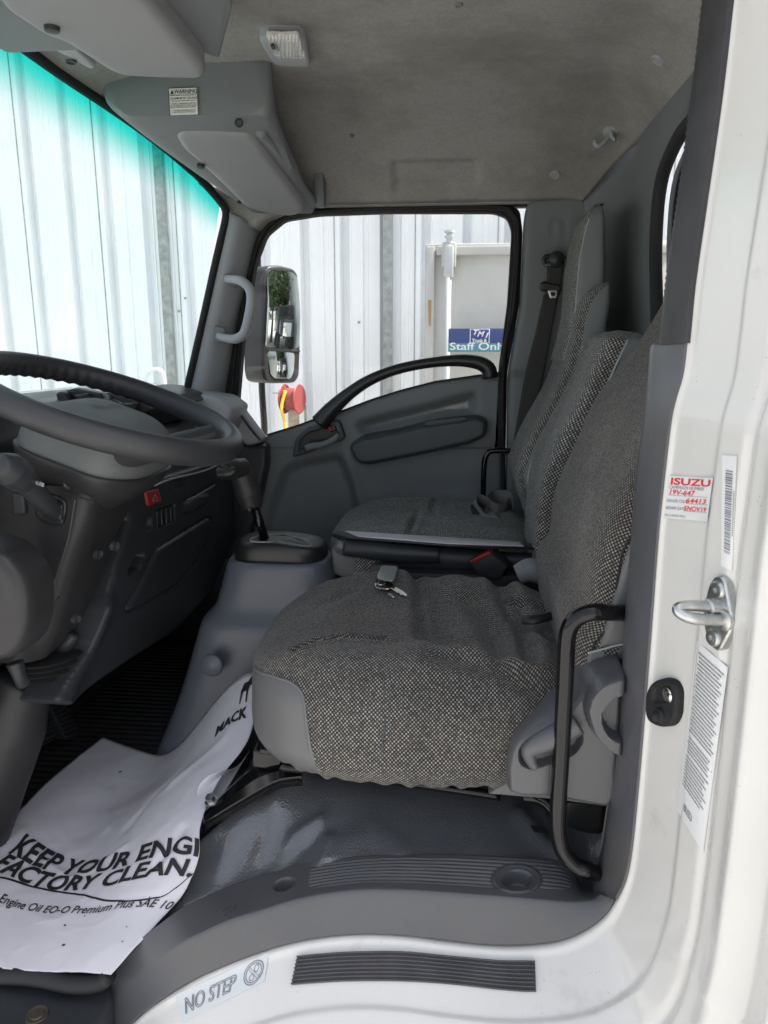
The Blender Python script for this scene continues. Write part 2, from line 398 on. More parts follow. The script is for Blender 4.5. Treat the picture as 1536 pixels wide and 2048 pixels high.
def fabric_mat(name, pitch, dark, light, vinyl=None):
    """tweed: staggered light yarn dots over a dark ground, laid on the mesh's own UVs; a 'vinyl' attribute > 0 turns it to leatherette"""
    m = bpy.data.materials.new(name); m.use_nodes = True; n = m.node_tree; b = n.nodes['Principled BSDF']
    L = n.links.new
    def nd(t, **k):
        q = n.nodes.new(t)
        for a, v in k.items(): setattr(q, a, v)
        return q
    def mth(op, a, b_=None, c=None):
        q = nd('ShaderNodeMath', operation=op)
        for i, x in enumerate((a, b_, c)):
            if x is None: continue
            if isinstance(x, (int, float)): q.inputs[i].default_value = x
            else: L(x, q.inputs[i])
        return q.outputs[0]
    tc = nd('ShaderNodeTexCoord')
    nz = nd('ShaderNodeTexNoise'); nz.inputs['Scale'].default_value = 28; nz.inputs['Detail'].default_value = 3; L(tc.outputs['UV'], nz.inputs['Vector'])
    dx = nd('ShaderNodeVectorMath', operation='SCALE'); L(nz.outputs['Color'], dx.inputs[0]); dx.inputs['Scale'].default_value = .0035
    ad = nd('ShaderNodeVectorMath', operation='ADD'); L(tc.outputs['UV'], ad.inputs[0]); L(dx.outputs[0], ad.inputs[1])
    sx = nd('ShaderNodeSeparateXYZ'); L(ad.outputs[0], sx.inputs[0])
    k = math.pi / pitch
    a = mth('SINE', mth('MULTIPLY', sx.outputs['X'], k)); c = mth('SINE', mth('MULTIPLY', sx.outputs['Y'], k))
    pr = mth('MULTIPLY', a, c)
    wn = nd('ShaderNodeTexWhiteNoise', noise_dimensions='2D')
    fl = nd('ShaderNodeVectorMath', operation='SCALE'); L(ad.outputs[0], fl.inputs[0]); fl.inputs['Scale'].default_value = 1 / pitch
    f2 = nd('ShaderNodeVectorMath', operation='FLOOR'); L(fl.outputs[0], f2.inputs[0]); L(f2.outputs[0], wn.inputs['Vector'])
    dots = nd('ShaderNodeMapRange', interpolation_type='SMOOTHSTEP'); L(pr, dots.inputs['Value']); dots.inputs['From Min'].default_value = .02; dots.inputs['From Max'].default_value = .42
    br = mth('MULTIPLY', dots.outputs[0], mth('ADD', mth('MULTIPLY', wn.outputs['Value'], .75), .35))
    fine = nd('ShaderNodeTexNoise'); fine.inputs['Scale'].default_value = 1600; fine.inputs['Detail'].default_value = 2; L(tc.outputs['UV'], fine.inputs['Vector'])
    br2 = mth('MULTIPLY', br, mth('ADD', mth('MULTIPLY', fine.outputs['Fac'], .9), .55))
    mx = nd('ShaderNodeMix', data_type='RGBA'); L(br2, mx.inputs['Factor']); mx.inputs['A'].default_value = (*dark, 1); mx.inputs['B'].default_value = (*light, 1)
    wear = nd('ShaderNodeTexNoise'); wear.inputs['Scale'].default_value = 7; wear.inputs['Detail'].default_value = 5; L(tc.outputs['Object'], wear.inputs['Vector'])
    wr = nd('ShaderNodeMapRange'); L(wear.outputs['Fac'], wr.inputs['Value']); wr.inputs['From Min'].default_value = .35; wr.inputs['From Max'].default_value = .7; wr.inputs['To Min'].default_value = .82; wr.inputs['To Max'].default_value = 1.12
    m3 = nd('ShaderNodeMix', data_type='RGBA', blend_type='MULTIPLY'); m3.inputs['Factor'].default_value = 1; L(mx.outputs['Result'], m3.inputs['A']); L(wr.outputs[0], m3.inputs['B'])
    red = nd('ShaderNodeTexNoise'); red.inputs['Scale'].default_value = 4.5; L(tc.outputs['Object'], red.inputs['Vector'])
    rm = nd('ShaderNodeMapRange'); L(red.outputs['Fac'], rm.inputs['Value']); rm.inputs['From Min'].default_value = .56; rm.inputs['From Max'].default_value = .75; rm.inputs['To Max'].default_value = .5
    m4 = nd('ShaderNodeMix', data_type='RGBA', blend_type='MULTIPLY'); L(rm.outputs[0], m4.inputs['Factor']); L(m3.outputs['Result'], m4.inputs['A']); m4.inputs['B'].default_value = (1, .74, .7, 1)
    b.inputs['Roughness'].default_value = .95; b.inputs['Specular IOR Level'].default_value = .15; b.inputs['Sheen Weight'].default_value = .12
    L(m4.outputs['Result'], b.inputs['Base Color'])
    hgt = mth('ADD', mth('ABSOLUTE', pr), mth('MULTIPLY', fine.outputs['Fac'], .5))
    bp = nd('ShaderNodeBump'); bp.inputs['Strength'].default_value = .75; bp.inputs['Distance'].default_value = pitch * .22; L(hgt, bp.inputs['Height']); L(bp.outputs['Normal'], b.inputs['Normal'])
    if vinyl:
        v = nd('ShaderNodeBsdfPrincipled'); v.inputs['Base Color'].default_value = (*vinyl, 1); v.inputs['Roughness'].default_value = .42; v.inputs['Specular IOR Level'].default_value = .4
        vt = nd('ShaderNodeTexVoronoi'); vt.inputs['Scale'].default_value = 520; L(tc.outputs['Object'], vt.inputs['Vector'])
        b2 = nd('ShaderNodeBump'); b2.inputs['Strength'].default_value = .25; b2.inputs['Distance'].default_value = .0008; L(vt.outputs['Distance'], b2.inputs['Height']); L(b2.outputs['Normal'], v.inputs['Normal'])
        at = nd('ShaderNodeAttribute', attribute_name='vinyl')
        gt = mth('GREATER_THAN', at.outputs['Fac'], 0.0)
        ms = nd('ShaderNodeMixShader'); L(gt, ms.inputs['Fac']); L(b.outputs[0], ms.inputs[1]); L(v.outputs[0], ms.inputs[2])
        L(ms.outputs[0], n.nodes['Material Output'].inputs['Surface'])
    return m
def glass_mat(name, tint, band=None, rough=0.0, refl=1.45):
    m = bpy.data.materials.new(name); m.use_nodes = True; n = m.node_tree; n.nodes.clear(); L = n.links.new
    o = n.nodes.new('ShaderNodeOutputMaterial'); t = n.nodes.new('ShaderNodeBsdfTransparent'); g = n.nodes.new('ShaderNodeBsdfGlossy')
    g.inputs['Roughness'].default_value = rough; f = n.nodes.new('ShaderNodeFresnel'); f.inputs['IOR'].default_value = refl
    ms = n.nodes.new('ShaderNodeMixShader'); L(f.outputs[0], ms.inputs['Fac']); L(t.outputs[0], ms.inputs[1]); L(g.outputs[0], ms.inputs[2]); L(ms.outputs[0], o.inputs['Surface'])
    t.inputs['Color'].default_value = (*tint, 1)
    if band:
        at = n.nodes.new('ShaderNodeAttribute'); at.attribute_name = 'band'
        mr = n.nodes.new('ShaderNodeMapRange'); mr.interpolation_type = 'SMOOTHSTEP'; L(at.outputs['Fac'], mr.inputs['Value'])
        mr.inputs['From Min'].default_value = band[1]; mr.inputs['From Max'].default_value = band[2]; mr.inputs['To Min'].default_value = 1; mr.inputs['To Max'].default_value = 0
        mx = n.nodes.new('ShaderNodeMix'); mx.data_type = 'RGBA'; L(mr.outputs[0], mx.inputs['Factor']); mx.inputs['A'].default_value = (*tint, 1); mx.inputs['B'].default_value = (*band[0], 1)
        L(mx.outputs['Result'], t.inputs['Color'])
    return m

HEAD = mat('felt_headliner', (.365, .355, .34), .95, bump=.9, bscale=700, var=.12, vscale=160, spec=.1, dirt=((.19, .17, .145), 3.6, .42, .82), bdist=.002)
PLG = mat('grey_plastic', (.165, .177, .183), .55, bump=.25, bscale=1400, var=.06, bdist=.0004, spec=.4)
PLG2 = mat('dark_grey_plastic', (.060, .070, .075), .5, bump=.25, bscale=1300, var=.06, bdist=.0004, spec=.4)
PLB = mat('blue_grey_plastic', (.115, .125, .148), .36, bump=.2, bscale=1000, var=.06, bdist=.0005, btype='hatch')
PLW = mat('warm_grey_plastic', (.088, .089, .097), .30, bump=.16, bscale=1300, var=.08, bdist=.0005, btype='hatch', dirt=((.10, .09, .082), 9, .52, .8))
PLL = mat('light_grey_plastic', (.33, .345, .36), .55, bump=.2, bscale=1400, var=.05, bdist=.0004, spec=.35)
PLV = mat('visor_grey', (.265, .268, .278), .6, bump=.3, bscale=700, var=.06, bdist=.0005, spec=.3)
PLD = mat('dark_plastic', (.030, .033, .037), .40, bump=.25, bscale=1200, var=.1, bdist=.0004, spec=.35)
PLD2 = mat('charcoal_plastic', (.028, .0275, .029), .40, bump=.25, bscale=1200, var=.1, bdist=.0004, spec=.35)
BLK = mat('black_plastic', (.016, .017, .018), .38, bump=.1, bscale=900, var=.1)
RUB = mat('black_rubber', (.009, .0095, .010), .7, bump=.2, bscale=500, var=.2)
GLB = mat('gloss_black_paint', (.005, .005, .006), .11, var=.1, spec=.4, dirt=((.03, .026, .024), 60, .68, .85))
WHEEL = mat('wheel_skin', (.032, .033, .036), .42, bump=.35, bscale=900, btype='voronoi', bdist=.0006, var=.15, spec=.45)
PAD = mat('pad_skin', (.12, .128, .128), .55, bump=.6, bscale=700, btype='voronoi', bdist=.0008, var=.12, spec=.4)
WHITE = mat('white_paint', (.68, .665, .635), .16, var=.04, coat=.5, vscale=3, dirt=((.50, .46, .40), 10, .60, .85), specks=((.30, .26, .21), 260, .66))
VINF = mat('vinyl_flooring', (.088, .092, .100), .20, bump=.6, bscale=300, btype='leather', bdist=.0010, var=.10, vscale=14, spec=.8, coat=.35, dirt=((.13, .12, .105), 7, .58, .85))
VINS = mat('seat_vinyl', (.145, .147, .15), .42, bump=.4, bscale=520, btype='voronoi', bdist=.0008, var=.08, spec=.4)
PAPER = mat('paper', (.58, .57, .61), .8, var=.03, vscale=14, bump=.12, bscale=120, spec=.2)
INK = mat('ink', (.012, .012, .012), .7, var=.1)
INKG = mat('grey_ink', (.20, .20, .21), .7, var=.1)
INKR = mat('red_ink', (.62, .02, .025), .6, var=.1)
PEN = mat('red_pen', (.75, .06, .03), .6, var=.1)
STK = mat('sticker_white', (.74, .74, .74), .35, var=.03)
STKC = mat('sticker_clear', (.62, .65, .66), .2, var=.03)
STEEL = metal('zinc_steel', (.55, .56, .55), .34)
CHROME = metal('chrome', (.8, .8, .8), .08)
NICK = metal('nickel', (.80, .77, .70), .22)
MAT_ = mat('rubber_floor_mat', (.016, .016, .017), .6, bump=.4, bscale=160, var=.25)
FAB_N = fabric_mat('tweed_near', .0030, (.034, .032, .030), (.365, .342, .308), vinyl=(.125, .125, .126))
FAB_F = fabric_mat('tweed_far', .0040, (.048, .048, .046), (.55, .54, .51), vinyl=(.19, .205, .21))
PIPE = mat('piping', (.36, .39, .40), .5)
WEB = mat('seat_belt_webbing', (.035, .034, .033), .8, bump=.5, bscale=500, var=.1)
WEBG = mat('grey_webbing', (.14, .135, .13), .8, bump=.6, bscale=600, var=.1)
RED = mat('red_plastic', (.30, .018, .018), .45, var=.08)
REDH = mat('red_reel_paint', (.27, .05, .045), .5, var=.12)
YEL = mat('yellow_hose', (.80, .52, .06), .5, var=.06)
ROD = mat('galvanised_pipe', (.46, .48, .49), .5, var=.1)
WALLM = mat('white_siding', (.80, .815, .83), .5, var=.05, vscale=1.2, dirt=((.55, .54, .52), 2.4, .62, .85))
POSTM = mat('weathered_post', (.30, .32, .31), .8, var=.3, vscale=20)
CONTM = mat('beige_container_paint', (.46, .455, .435), .6, var=.06, dirt=((.42, .36, .27), 4, .58, .8))
BLUE = mat('blue_sign', (.035, .06, .20), .5, var=.04)
TEALS = mat('teal_sign', (.07, .25, .33), .5, var=.04)
GROUND = mat('concrete_yard', (.42, .41, .385), .9, bump=.6, bscale=60, var=.2, vscale=2, bdist=.01)
GW = glass_mat('windscreen_glass', (.88, .985, .985), band=((.02, .66, .56), .010, .118))
GS = glass_mat('door_glass', (.93, .96, .96))
MIR = bpy.data.materials.new('mirror_silver'); MIR.use_nodes = True
_b = MIR.node_tree.nodes['Principled BSDF']; _b.inputs['Base Color'].default_value = (.72, .78, .75, 1); _b.inputs['Metallic'].default_value = 1; _b.inputs['Roughness'].default_value = .004

# ================================================================== the place outside
o = box('ground', (0, 0, -.05), (160, 160, .1), GROUND, bev=0); tag(o, None, None, kind='structure')

YW = 5.2
wt = thing('metal_wall', 'white corrugated metal wall filling the view outside the truck', 'wall', (0, YW, 0))
prof = []
pitch = .278; x0 = -11.0; k = 0
while x0 + k * pitch < 12:
    b = x0 + k * pitch
    prof += [(b, 0), (b + .030, 0), (b + .038, -.012), (b + .050, -.012), (b + .058, 0), (b + .085, 0), (b + .092, .004), (b + .10, 0), (b + .166, 0), (b + .182, .062), (b + .220, .062), (b + .236, .0), (b + .244, -.006), (b + .250, 0)]
    k += 1
G = [[(x, YW + d, 0.0) for x, d in prof], [(x, YW + d, 5.6) for x, d in prof]]
grid('siding', G, WALLM, wt, sharp=15)
for k, b in enumerate(np.arange(x0, 12, pitch)):
    if k % 2 == 0:
        box('panel_seam', (b + .130, YW - .001, 2.8), (.006, .006, 5.6), POSTM, wt, bev=0)
bpx = P(776, 600, y=YW - .03)[0]; apx = P(335, 600, y=YW - .03)[0]
for nm, xx in (('post', bpx), ('post', apx)):
    box('post', (xx, YW - .035, 2.8), (.062, .05, 5.6), POSTM, wt, bev=.004)
for i in range(5):
    xx = bpx + random.uniform(-1.6, 1.0); zz = random.uniform(1.6, 2.8)
    lathe('dent_screw', (xx, YW - .004, zz), (0, -1, 0), [(.010, 0), (.009, .006), (.0, .008)], POSTM, wt, seg=8)

ct = thing('container_door', 'pale beige steel container door with a vertical locking rod', 'container door', P(940, 900, y=4.6) * A(1, 1, 0))
cx0, cz1 = P(850, 487, y=4.6)[0], P(850, 487, y=4.6)[2]
box('door_leaf', (cx0 + .75, 4.64, cz1 / 2), (1.5, .05, cz1), CONTM, ct, bev=.012)
box('frame_rail', (cx0 + .035, 4.60, cz1 / 2), (.05, .04, cz1 - .04), CONTM, ct, bev=.008)
box('frame_rail', (cx0 + .76, 4.60, cz1 - .045), (1.38, .04, .05), CONTM, ct, bev=.008)
rx = P(896, 600, y=4.5)[0]
tube('locking_rod', [(rx, 4.53, .3), (rx, 4.53, P(896, 490, y=4.53)[2])], .017, ROD, ct, n=4, smoothpath=False)
zt = P(896, 470, y=4.53)[2]
lathe('rod_cap', (rx, 4.53, zt - .05), (0, 0, 1), [(.017, 0), (.017, .03), (.028, .035), (.030, .045), (.017, .05), (.017, .06), (.032, .064), (.032, .074), (.0, .078)], ROD, ct)
box('rod_bracket', (rx, 4.55, zt - .11), (.085, .07, .14), CONTM, ct, bev=.012)
box('rod_guide', (rx, 4.535, zt - .15), (.055, .075, .18), ROD, ct, bev=.012)
for i in range(2):
    raw('rust_streak', PL([(856 + i * 3, 600), (860 + i * 3, 600), (859 + i * 3, 655), (857 + i * 3, 650)], y=4.578), [(0, 1, 2, 3)], mat('rust', (.42, .25, .10), .9), ct)
# sign
s0, s1 = P(897, 657, y=4.49), P(897, 704, y=4.49)
zt, zb, xl = s0[2], s1[2], s0[0]; zm = lerp(zb, zt, .36); sw = .56
st = thing('staff_sign', 'blue and teal staff sign fixed to the beige container door', 'sign', (xl, 4.5, zb))
box('sign_board', (xl + sw / 2, 4.50, (zm + zt) / 2), (sw, .008, zt - zm), BLUE, st, bev=.001)
box('sign_strip', (xl + sw / 2, 4.50, (zb + zm) / 2 - .0005), (sw, .009, zm - zb - .001), TEALS, st, bev=.001)
lgx = P(941, 670, y=4.49)[0]
hL = zt - zm
box('logo_frame', (lgx + .055, 4.4945, (zm + zt) / 2), (.118, .004, hL * .94), STK, st, bev=.0005)
box('logo_field', (lgx + .055, 4.4918, (zm + zt) / 2), (.108, .003, hL * .86), BLUE, st, bev=.0003)
sf = lambda x, y: A(xl + x, 4.4890, zb + y)
text('lettering', [('Staff Only', .008, .013, .060, 0, .012, 'LEFT', 1.42)], lambda x, y: A(xl + x, 4.4945, zb + y), STK, st)
q = lgx - xl
text('logo_lettering', [('T', q + .008, zm - zb + .052, .040, .35, .03, 'LEFT', 1.25), ('M', q + .038, zm - zb + .042, .042, .35, .03, 'LEFT', 1.1), ('I', q + .086, zm - zb + .034, .042, .35, .03, 'LEFT', 1.2),
                       ('Truck &', q + .010, zm - zb + .009, .026, 0, .03, 'LEFT', 1.0)], sf, STK, st)

# hose reel on its wooden post
ht = thing('hose_reel', 'red hose reel with a yellow hose beside the white wall', 'hose reel', P(585, 900, y=4.9) * A(1, 1, 0))
hc = P(584, 798, y=4.9)
for dx in (-.055, .055):
    lathe('reel_flange', hc + A(.975, -.22, 0) * dx, (.975, -.22, 0), [(.0, -.004), (.098, -.004), (.102, 0), (.098, .005), (.0, .005)], REDH, ht, seg=32)
lathe('reel_drum', hc + A(.975, -.22, 0) * -.05, (.975, -.22, 0), [(.07, 0), (.075, .01), (.075, .09), (.07, .1)], REDH, ht, seg=24)
tube('hose', [hc + A(-.03, -.06, .06), hc + A(-.055, -.08, -.05), P(570, 850, y=4.8), P(573, 900, y=4.8), P(575, 1000, y=4.8)], .011, YEL, ht)
tube('bracket_arm', [P(545, 786, y=4.95), P(566, 786, y=4.95), hc], .007, ROD, ht, smoothpath=False, n=6)
wp = thing('wooden_post', 'short weathered wooden post below the red hose reel', 'post', P(585, 900, y=4.95) * A(1, 1, 0))
pz = P(585, 812, y=4.97)
box('post_board', (pz[0], 5.0, pz[2] / 2), (.07, .05, pz[2]), mat('old_wood', (.42, .36, .29), .85, var=.3, vscale=20), wp, bev=.004)
box('post_plate', (pz[0] + .075, 5.04, pz[2] / 2), (.015, .02, pz[2]), POSTM, wp, bev=.002)
# white basin seen over the dashboard
bt = thing('gooseneck_pipe', 'pale bent pipe on a drum, seen over the dashboard by the corner post', 'pipe', P(305, 800, y=4.3) * A(1, 1, 0))
c0 = P(308, 775, y=4.4)
tube('pipe_bend', [P(288, 790, y=4.4), P(289, 765, y=4.4), P(298, 745, y=4.4), P(312, 738, y=4.4), P(325, 745, y=4.4), P(330, 770, y=4.4)], .011, STK, bt)
lathe('drum', (c0[0], 4.4, 0), (0, 0, 1), [(.055, 0), (.06, .02), (.06, c0[2] - .03), (.055, c0[2]), (0, c0[2] + .03)], CONTM, bt)

# cargo box behind the cab
cb = thing('cargo_box', 'white cargo box of the truck standing behind the cab', 'cargo box', (2.2, 1.45, 1.1))
box('box_body', (2.45, 1.45, 2.35), (3.0, 2.2, 2.3), WHITE, cb, bev=.02)
box('front_rail', (.93, 1.45, 2.02), (.03, 2.1, .10), POSTM, cb, bev=.004)

# ---- what the passenger mirror looks back at
def leafcloud(name, c, r, n, m, parent, seed):
    g = np.random.default_rng(seed); V, F = [], []
    cl = g.normal(size=(26, 3)); cl /= np.linalg.norm(cl, axis=1)[:, None]; cl = cl * r * g.uniform(.35, 1, (26, 1)) * A(1, 1, .8)
    for i in range(n):
        p = A(*c) + cl[g.integers(26)] + g.normal(size=3) * r * .2
        a = g.normal(size=3); a /= np.linalg.norm(a); b = np.cross(a, g.normal(size=3)); b /= np.linalg.norm(b); s = g.uniform(.09, .2)
        k = len(V); V += [p - a * s, p + b * s * .5, p + a * s, p - b * s * .5]; F.append((k, k + 1, k + 2, k + 3))
    return raw(name, V, F, m, parent, smooth=False)
LEAF = mat('leaves', (.07, .11, .035), .6, var=.4, vscale=3)
BARK = mat('bark', (.14, .10, .07), .9, var=.3)
for i, (x, y, h) in enumerate(((10.5, 3.2, 5.2), (13.0, 5.2, 6.5), (14.5, 2.2, 7.5))):
    tr = thing('tree', ['leafy green tree seen in the passenger mirror', 'second green tree reflected farther behind the truck', 'tall green tree beyond the metal wall end'][i], 'tree', (x, y, 0), 'trees behind the truck')
    tube('trunk', [(x, y, 0), (x + .1, y, h * .4), (x, y + .1, h * .75)], [.16, .06], BARK, tr)
    leafcloud('crown', (x, y, h * .72), h * .46, 9000, LEAF, tr, i)
pt = thing('parked_truck', 'dark parked lorry cab with chrome pipes and mirror seen in the passenger mirror', 'truck', (8.4, 4.4, 0))
NAVY = mat('dark_cab_paint', (.03, .035, .045), .25, coat=.5)
box('cab_body', (8.9, 4.25, 1.75), (1.8, 1.5, 1.7), NAVY, pt, bev=.12, seg=4)
box('bonnet', (7.55, 4.25, 1.35), (1.1, 1.2, .9), NAVY, pt, bev=.15, seg=4)
box('windscreen', (7.99, 4.25, 2.22), (.06, 1.2, .5), BLK, pt, bev=.02)
for dy in (-.82, .80): tube('exhaust_stack', [(9.95, 4.25 + dy, .9), (9.95, 4.25 + dy, 3.1), (10.1, 4.25 + dy, 3.3)], .075, CHROME, pt)
for dx in (-1.3, .5):
    for dy in (-.6, .6): lathe('wheel', (8.9 + dx, 4.25 + dy - .12, .5), (0, 1, 0), [(.2, 0), (.48, .02), (.5, .06), (.5, .2), (.48, .24), (.2, .24)], RUB, pt)
box('grille', (6.98, 4.25, 1.3), (.05, .7, .7), CHROME, pt, bev=.02)
lathe('marker_light', (8.0, 3.75, 2.62), (-1, 0, 0), [(.05, 0), (.05, .05), (0, .07)], mat('amber_lens', (.8, .25, .02), .3), pt)
tube('mirror_arm', [(8.1, 3.5, 2.5), (8.0, 3.25, 2.5), (7.95, 3.2, 2.3)], .02, CHROME, pt)
box('mirror_head', (7.95, 3.2, 2.0), (.1, .22, .55), CHROME, pt, bev=.04)

# ================================================================== the cab shell
# --- headliner
def frontX(y): return -.785 + .13 * ((y - 1.5) / .66) ** 2
def rearX(y):
    y = np.asarray(y, float); return .425 - .10 * np.clip((y - 1.85) / .33, 0, 1) ** 2
YF = 2.17; YN = .83
def roofz(x, y):
    df = x - frontX(y); dr = rearX(y) - x; dy = YF - y; dn = y - YN
    f = lambda d, w: np.clip(1 - d / w, 0, 1) ** 2
    a, b, c, d = .045 * f(df, .28), .085 * f(dr, .16), .172 * f(dy, .45), .12 * f(dn, .3)
    return 2.425 - (a ** 3 + b ** 3 + c ** 3 + d ** 3) ** (1 / 3)
ns, nt_ = 110, 110
G = np.zeros((nt_, ns, 3))
for i, y in enumerate(np.linspace(YN, YF, nt_)):
    xs = lerp(frontX(y), float(rearX(y)), np.linspace(0, 1, ns))
    zz = roofz(xs, np.full(ns, y))
    pz_ = np.stack([xs * 3, np.full(ns, y * 9)], 1)
    zz = zz + .0016 * fbm(pz_, 3)
    # moulded recess above the door
    rp = np.stack([xs, np.full(ns, y)], 1)
    zz += .012 * sst(sdist([(-.19, 2.05), (.05, 2.05), (.05, 2.145), (-.19, 2.145)], rp) / .012)
    G[i, :, 0] = xs; G[i, :, 1] = y; G[i, :, 2] = zz
cab = thing('truck_cab', 'grey interior shell of the truck cab around the seats', 'truck cab', (-.2, 1.5, .9))
head = grid('headliner', G, HEAD, cab, thick=.006)
grid('headliner_skirt', [[(x, YF - .004, float(roofz(np.array([x]), np.array([YF - .004]))[0]) - 0.0), (x, YF + .012, float(roofz(np.array([x]), np.array([YF]))[0]) - .006), (x, YF + .05, float(roofz(np.array([x]), np.array([YF]))[0]) + .004)] for x in np.linspace(-.64, .30, 60)][0:60], HEAD, cab, thick=.003)
# outer roof skin and rear skin keep daylight out
G2 = G[::6, ::6].copy(); G2[:, :, 2] += .045; G2[:, :, 0] = G2[:, :, 0] * 1.04
grid('roof_skin', G2, WHITE, cab, thick=.002)
box('roof_rail', (-.17, YN - .01, 2.30), (1.24, .07, .13), WHITE, cab, bev=.03)
box('roof_rail', (-.13, YF + .085, 2.335), (1.0, .12, .08), WHITE, cab, bev=.03)
box('windscreen_header', (-.83, 1.5, 2.445), (.07, 1.20, .07), WHITE, cab, bev=.025)

# --- rear wall with window, curving into the far corner
def plan(s):
    """arc length s along the inner wall, from the near side to the far pillar"""
    L1, R = 1.22, .17
    if s < L1: return A(.43, .80 + s), A(-1, 0)
    a = min((s - L1) / R, math.pi / 2)
    c = A(.43 - R, .80 + L1)
    q = c + R * A(math.cos(a), math.sin(a)); n = -A(math.cos(a), math.sin(a))
    e = s - L1 - R * math.pi / 2
    if e > 0: q = q - A(1, 0) * e
    return q, n
def to_rear(s, z):
    q, n = plan(s); lean = -.02 * max(0, (z - 1.6)) ** 1.2
    return A(q[0] + lean * (1 if s < 1.4 else 0), q[1], z)
def n_rear(s, z):
    q, n = plan(s); return A(n[0], n[1], 0)
wpx = [(.10, 1.78), (.93, 1.78), (.93, 2.23), (.10, 2.23)]
wz = []
for (u, v) in ((1345, 590), (1336, 400), (1372, 312)):
    q = P(u, v, x=.425); wz.append((q[1] - .80, q[2]))
win = rpoly([(.1, 1.80), (wz[0][0] + .005, 1.80), (wz[1][0], 2.06), (wz[1][0] - .005, 2.19), (wz[2][0] - .03, 2.245), (.1, 2.25)], r=.06, step=.02)
trimw = rpoly([(.06, 1.765), (wz[0][0] + .04, 1.765), (wz[1][0] + .035, 2.06), (wz[1][0] + .03, 2.215), (wz[2][0], 2.285), (.06, 2.285)], r=.07, step=.02)
outl = rpoly([(0, 1.05), (1.535, 1.05), (1.535, 2.30), (1.3, 2.345), (0, 2.345)], step=.03)
def rearfeat(vo):
    s, z = vo[:, 0], vo[:, 1]
    return .006 * np.exp(-((z - 1.72) / .05) ** 2) * 0 + .012 * sst(sdist(trimw, vo) / .02) - .012 * sst((s - 1.02) / .05) * 0
relief('rear_panel', outl, to_rear, n_rear, PLG, cab, feats=[rearfeat], step=.022, holes=[win], thick=.01, extra=None)
# rubber around the rear window
wr = np.array([to_rear(a, b) + n_rear(a, b) * .016 for a, b in win])
rs = tube('window_seal', wr, .013, RUB, cab, closed=True, n=140, seg=8)
wg = raw('rear_window', [to_rear(a, b) - n_rear(a, b) * .006 for a, b in win], [tuple(range(len(win)))], GS, cab, smooth=False)
box('lower_rear_panel', (.42, 1.45, 1.02), (.04, 1.4, .3), PLD, cab, bev=.01)

# --- far side: pillar panel, lower pillar panel
fy = 2.165
up_ = PL([], y=1)
pil = rpoly([(1050, 440), (1056, 404), (1075, 397), (1160, 391), (1176, 404), (1190, 470), (1190, 1100), (1012, 1100), (1018, 745), (1043, 608), (1049, 470)], r=14, step=8)
def pilf(vo):
    h = -.004 * (sst(1 - np.abs(sdist(rpoly([(1106, 436), (1130, 436), (1132, 540), (1098, 540)], r=9, step=4), vo)) / 3.0))
    h += -.006 * sst((3.5 - np.abs(vo[:, 1] - 745)) / 2.5)
    h += -.012 * sst((vo[:, 1] - 746) / 6) * sst((1100 - vo[:, 0]) / 40)
    return h
relief('far_pillar_trim', pil, plane(y=fy), (0, -1, 0), PLG, cab, feats=[pilf], step=6, edge=(.012, 12), thick=.05)

# --- far A pillar trim (convex strip between windscreen and door)
Lc = spl(PL([(452, 425), (445, 480), (430, 550), (409, 640), (391, 720), (374, 795)], y=2.11), 40)
Rc = spl(PL([(512, 455), (500, 505), (482, 590), (464, 670), (450, 750), (440, 815)], y=2.185), 40)
G = []
for a, b in zip(Lc, Rc):
    row = []
    for t in np.linspace(0, 1, 16):
        p = lerp(a, b, t); p = p + A(.35, -1, 0) / 1.06 * .032 * math.sin(math.pi * t) ** .8; row.append(p)
    row = [a + A(.002, .03, 0)] + row + [b + A(.01, .05, 0)]
    G.append(row)
grid('far_windscreen_pillar', G, PLL, cab, thick=.003)
# felt corner between header and pillar
crn = rpoly([(400, 352), (420, 368),  (470, 390), (560, 405), (600, 402), (556, 428), (530, 438), (512, 456), (486, 452), (456, 440), (455, 420)], r=6, step=4)
relief('headliner_corner', crn, plane(y=2.135), (0, -1, 0), HEAD, cab, step=5, edge=(.02, 12), thick=.03)
# near windscreen pillar, out of frame but closing the shell
box('near_windscreen_pillar', (-.86, .86, 2.03), (.09, .10, .70), WHITE, cab, bev=.03, rot=Matrix.Rotation(math.radians(10), 4, 'Y'))

box('far_pillar_backing', (.283, 2.262, 1.70), (.17, .03, 1.32), RUB, cab, bev=.004)
box('far_pillar_backing', (.205, 2.262, 2.315), (.15, .03, .13), RUB, cab, bev=.004)
tube('corner_seal', PL([(402, 362), (424, 380), (444, 402), (455, 424)], y=2.125), .011, HEAD, cab, seg=8)
# --- floor, firewall, far side lower body
box('floor_pan', (-.55, 1.56, .88), (1.1, 1.30, .06), BLK, cab, bev=.01)
box('firewall', (-1.02, 1.5, 1.25), (.04, 1.45, .9), BLK, cab, bev=.01)
box('far_side_panel', (-.2, 2.33, 1.10), (1.7, .04, .90), WHITE, cab, bev=.01)
box('nose_panel', (-1.07, 1.5, 1.25), (.04, 1.7, 1.0), WHITE, cab, bev=.015)
box('platform_base', (.05, 1.62, .95), (.75, 1.05, .16), BLK, cab, bev=.01)

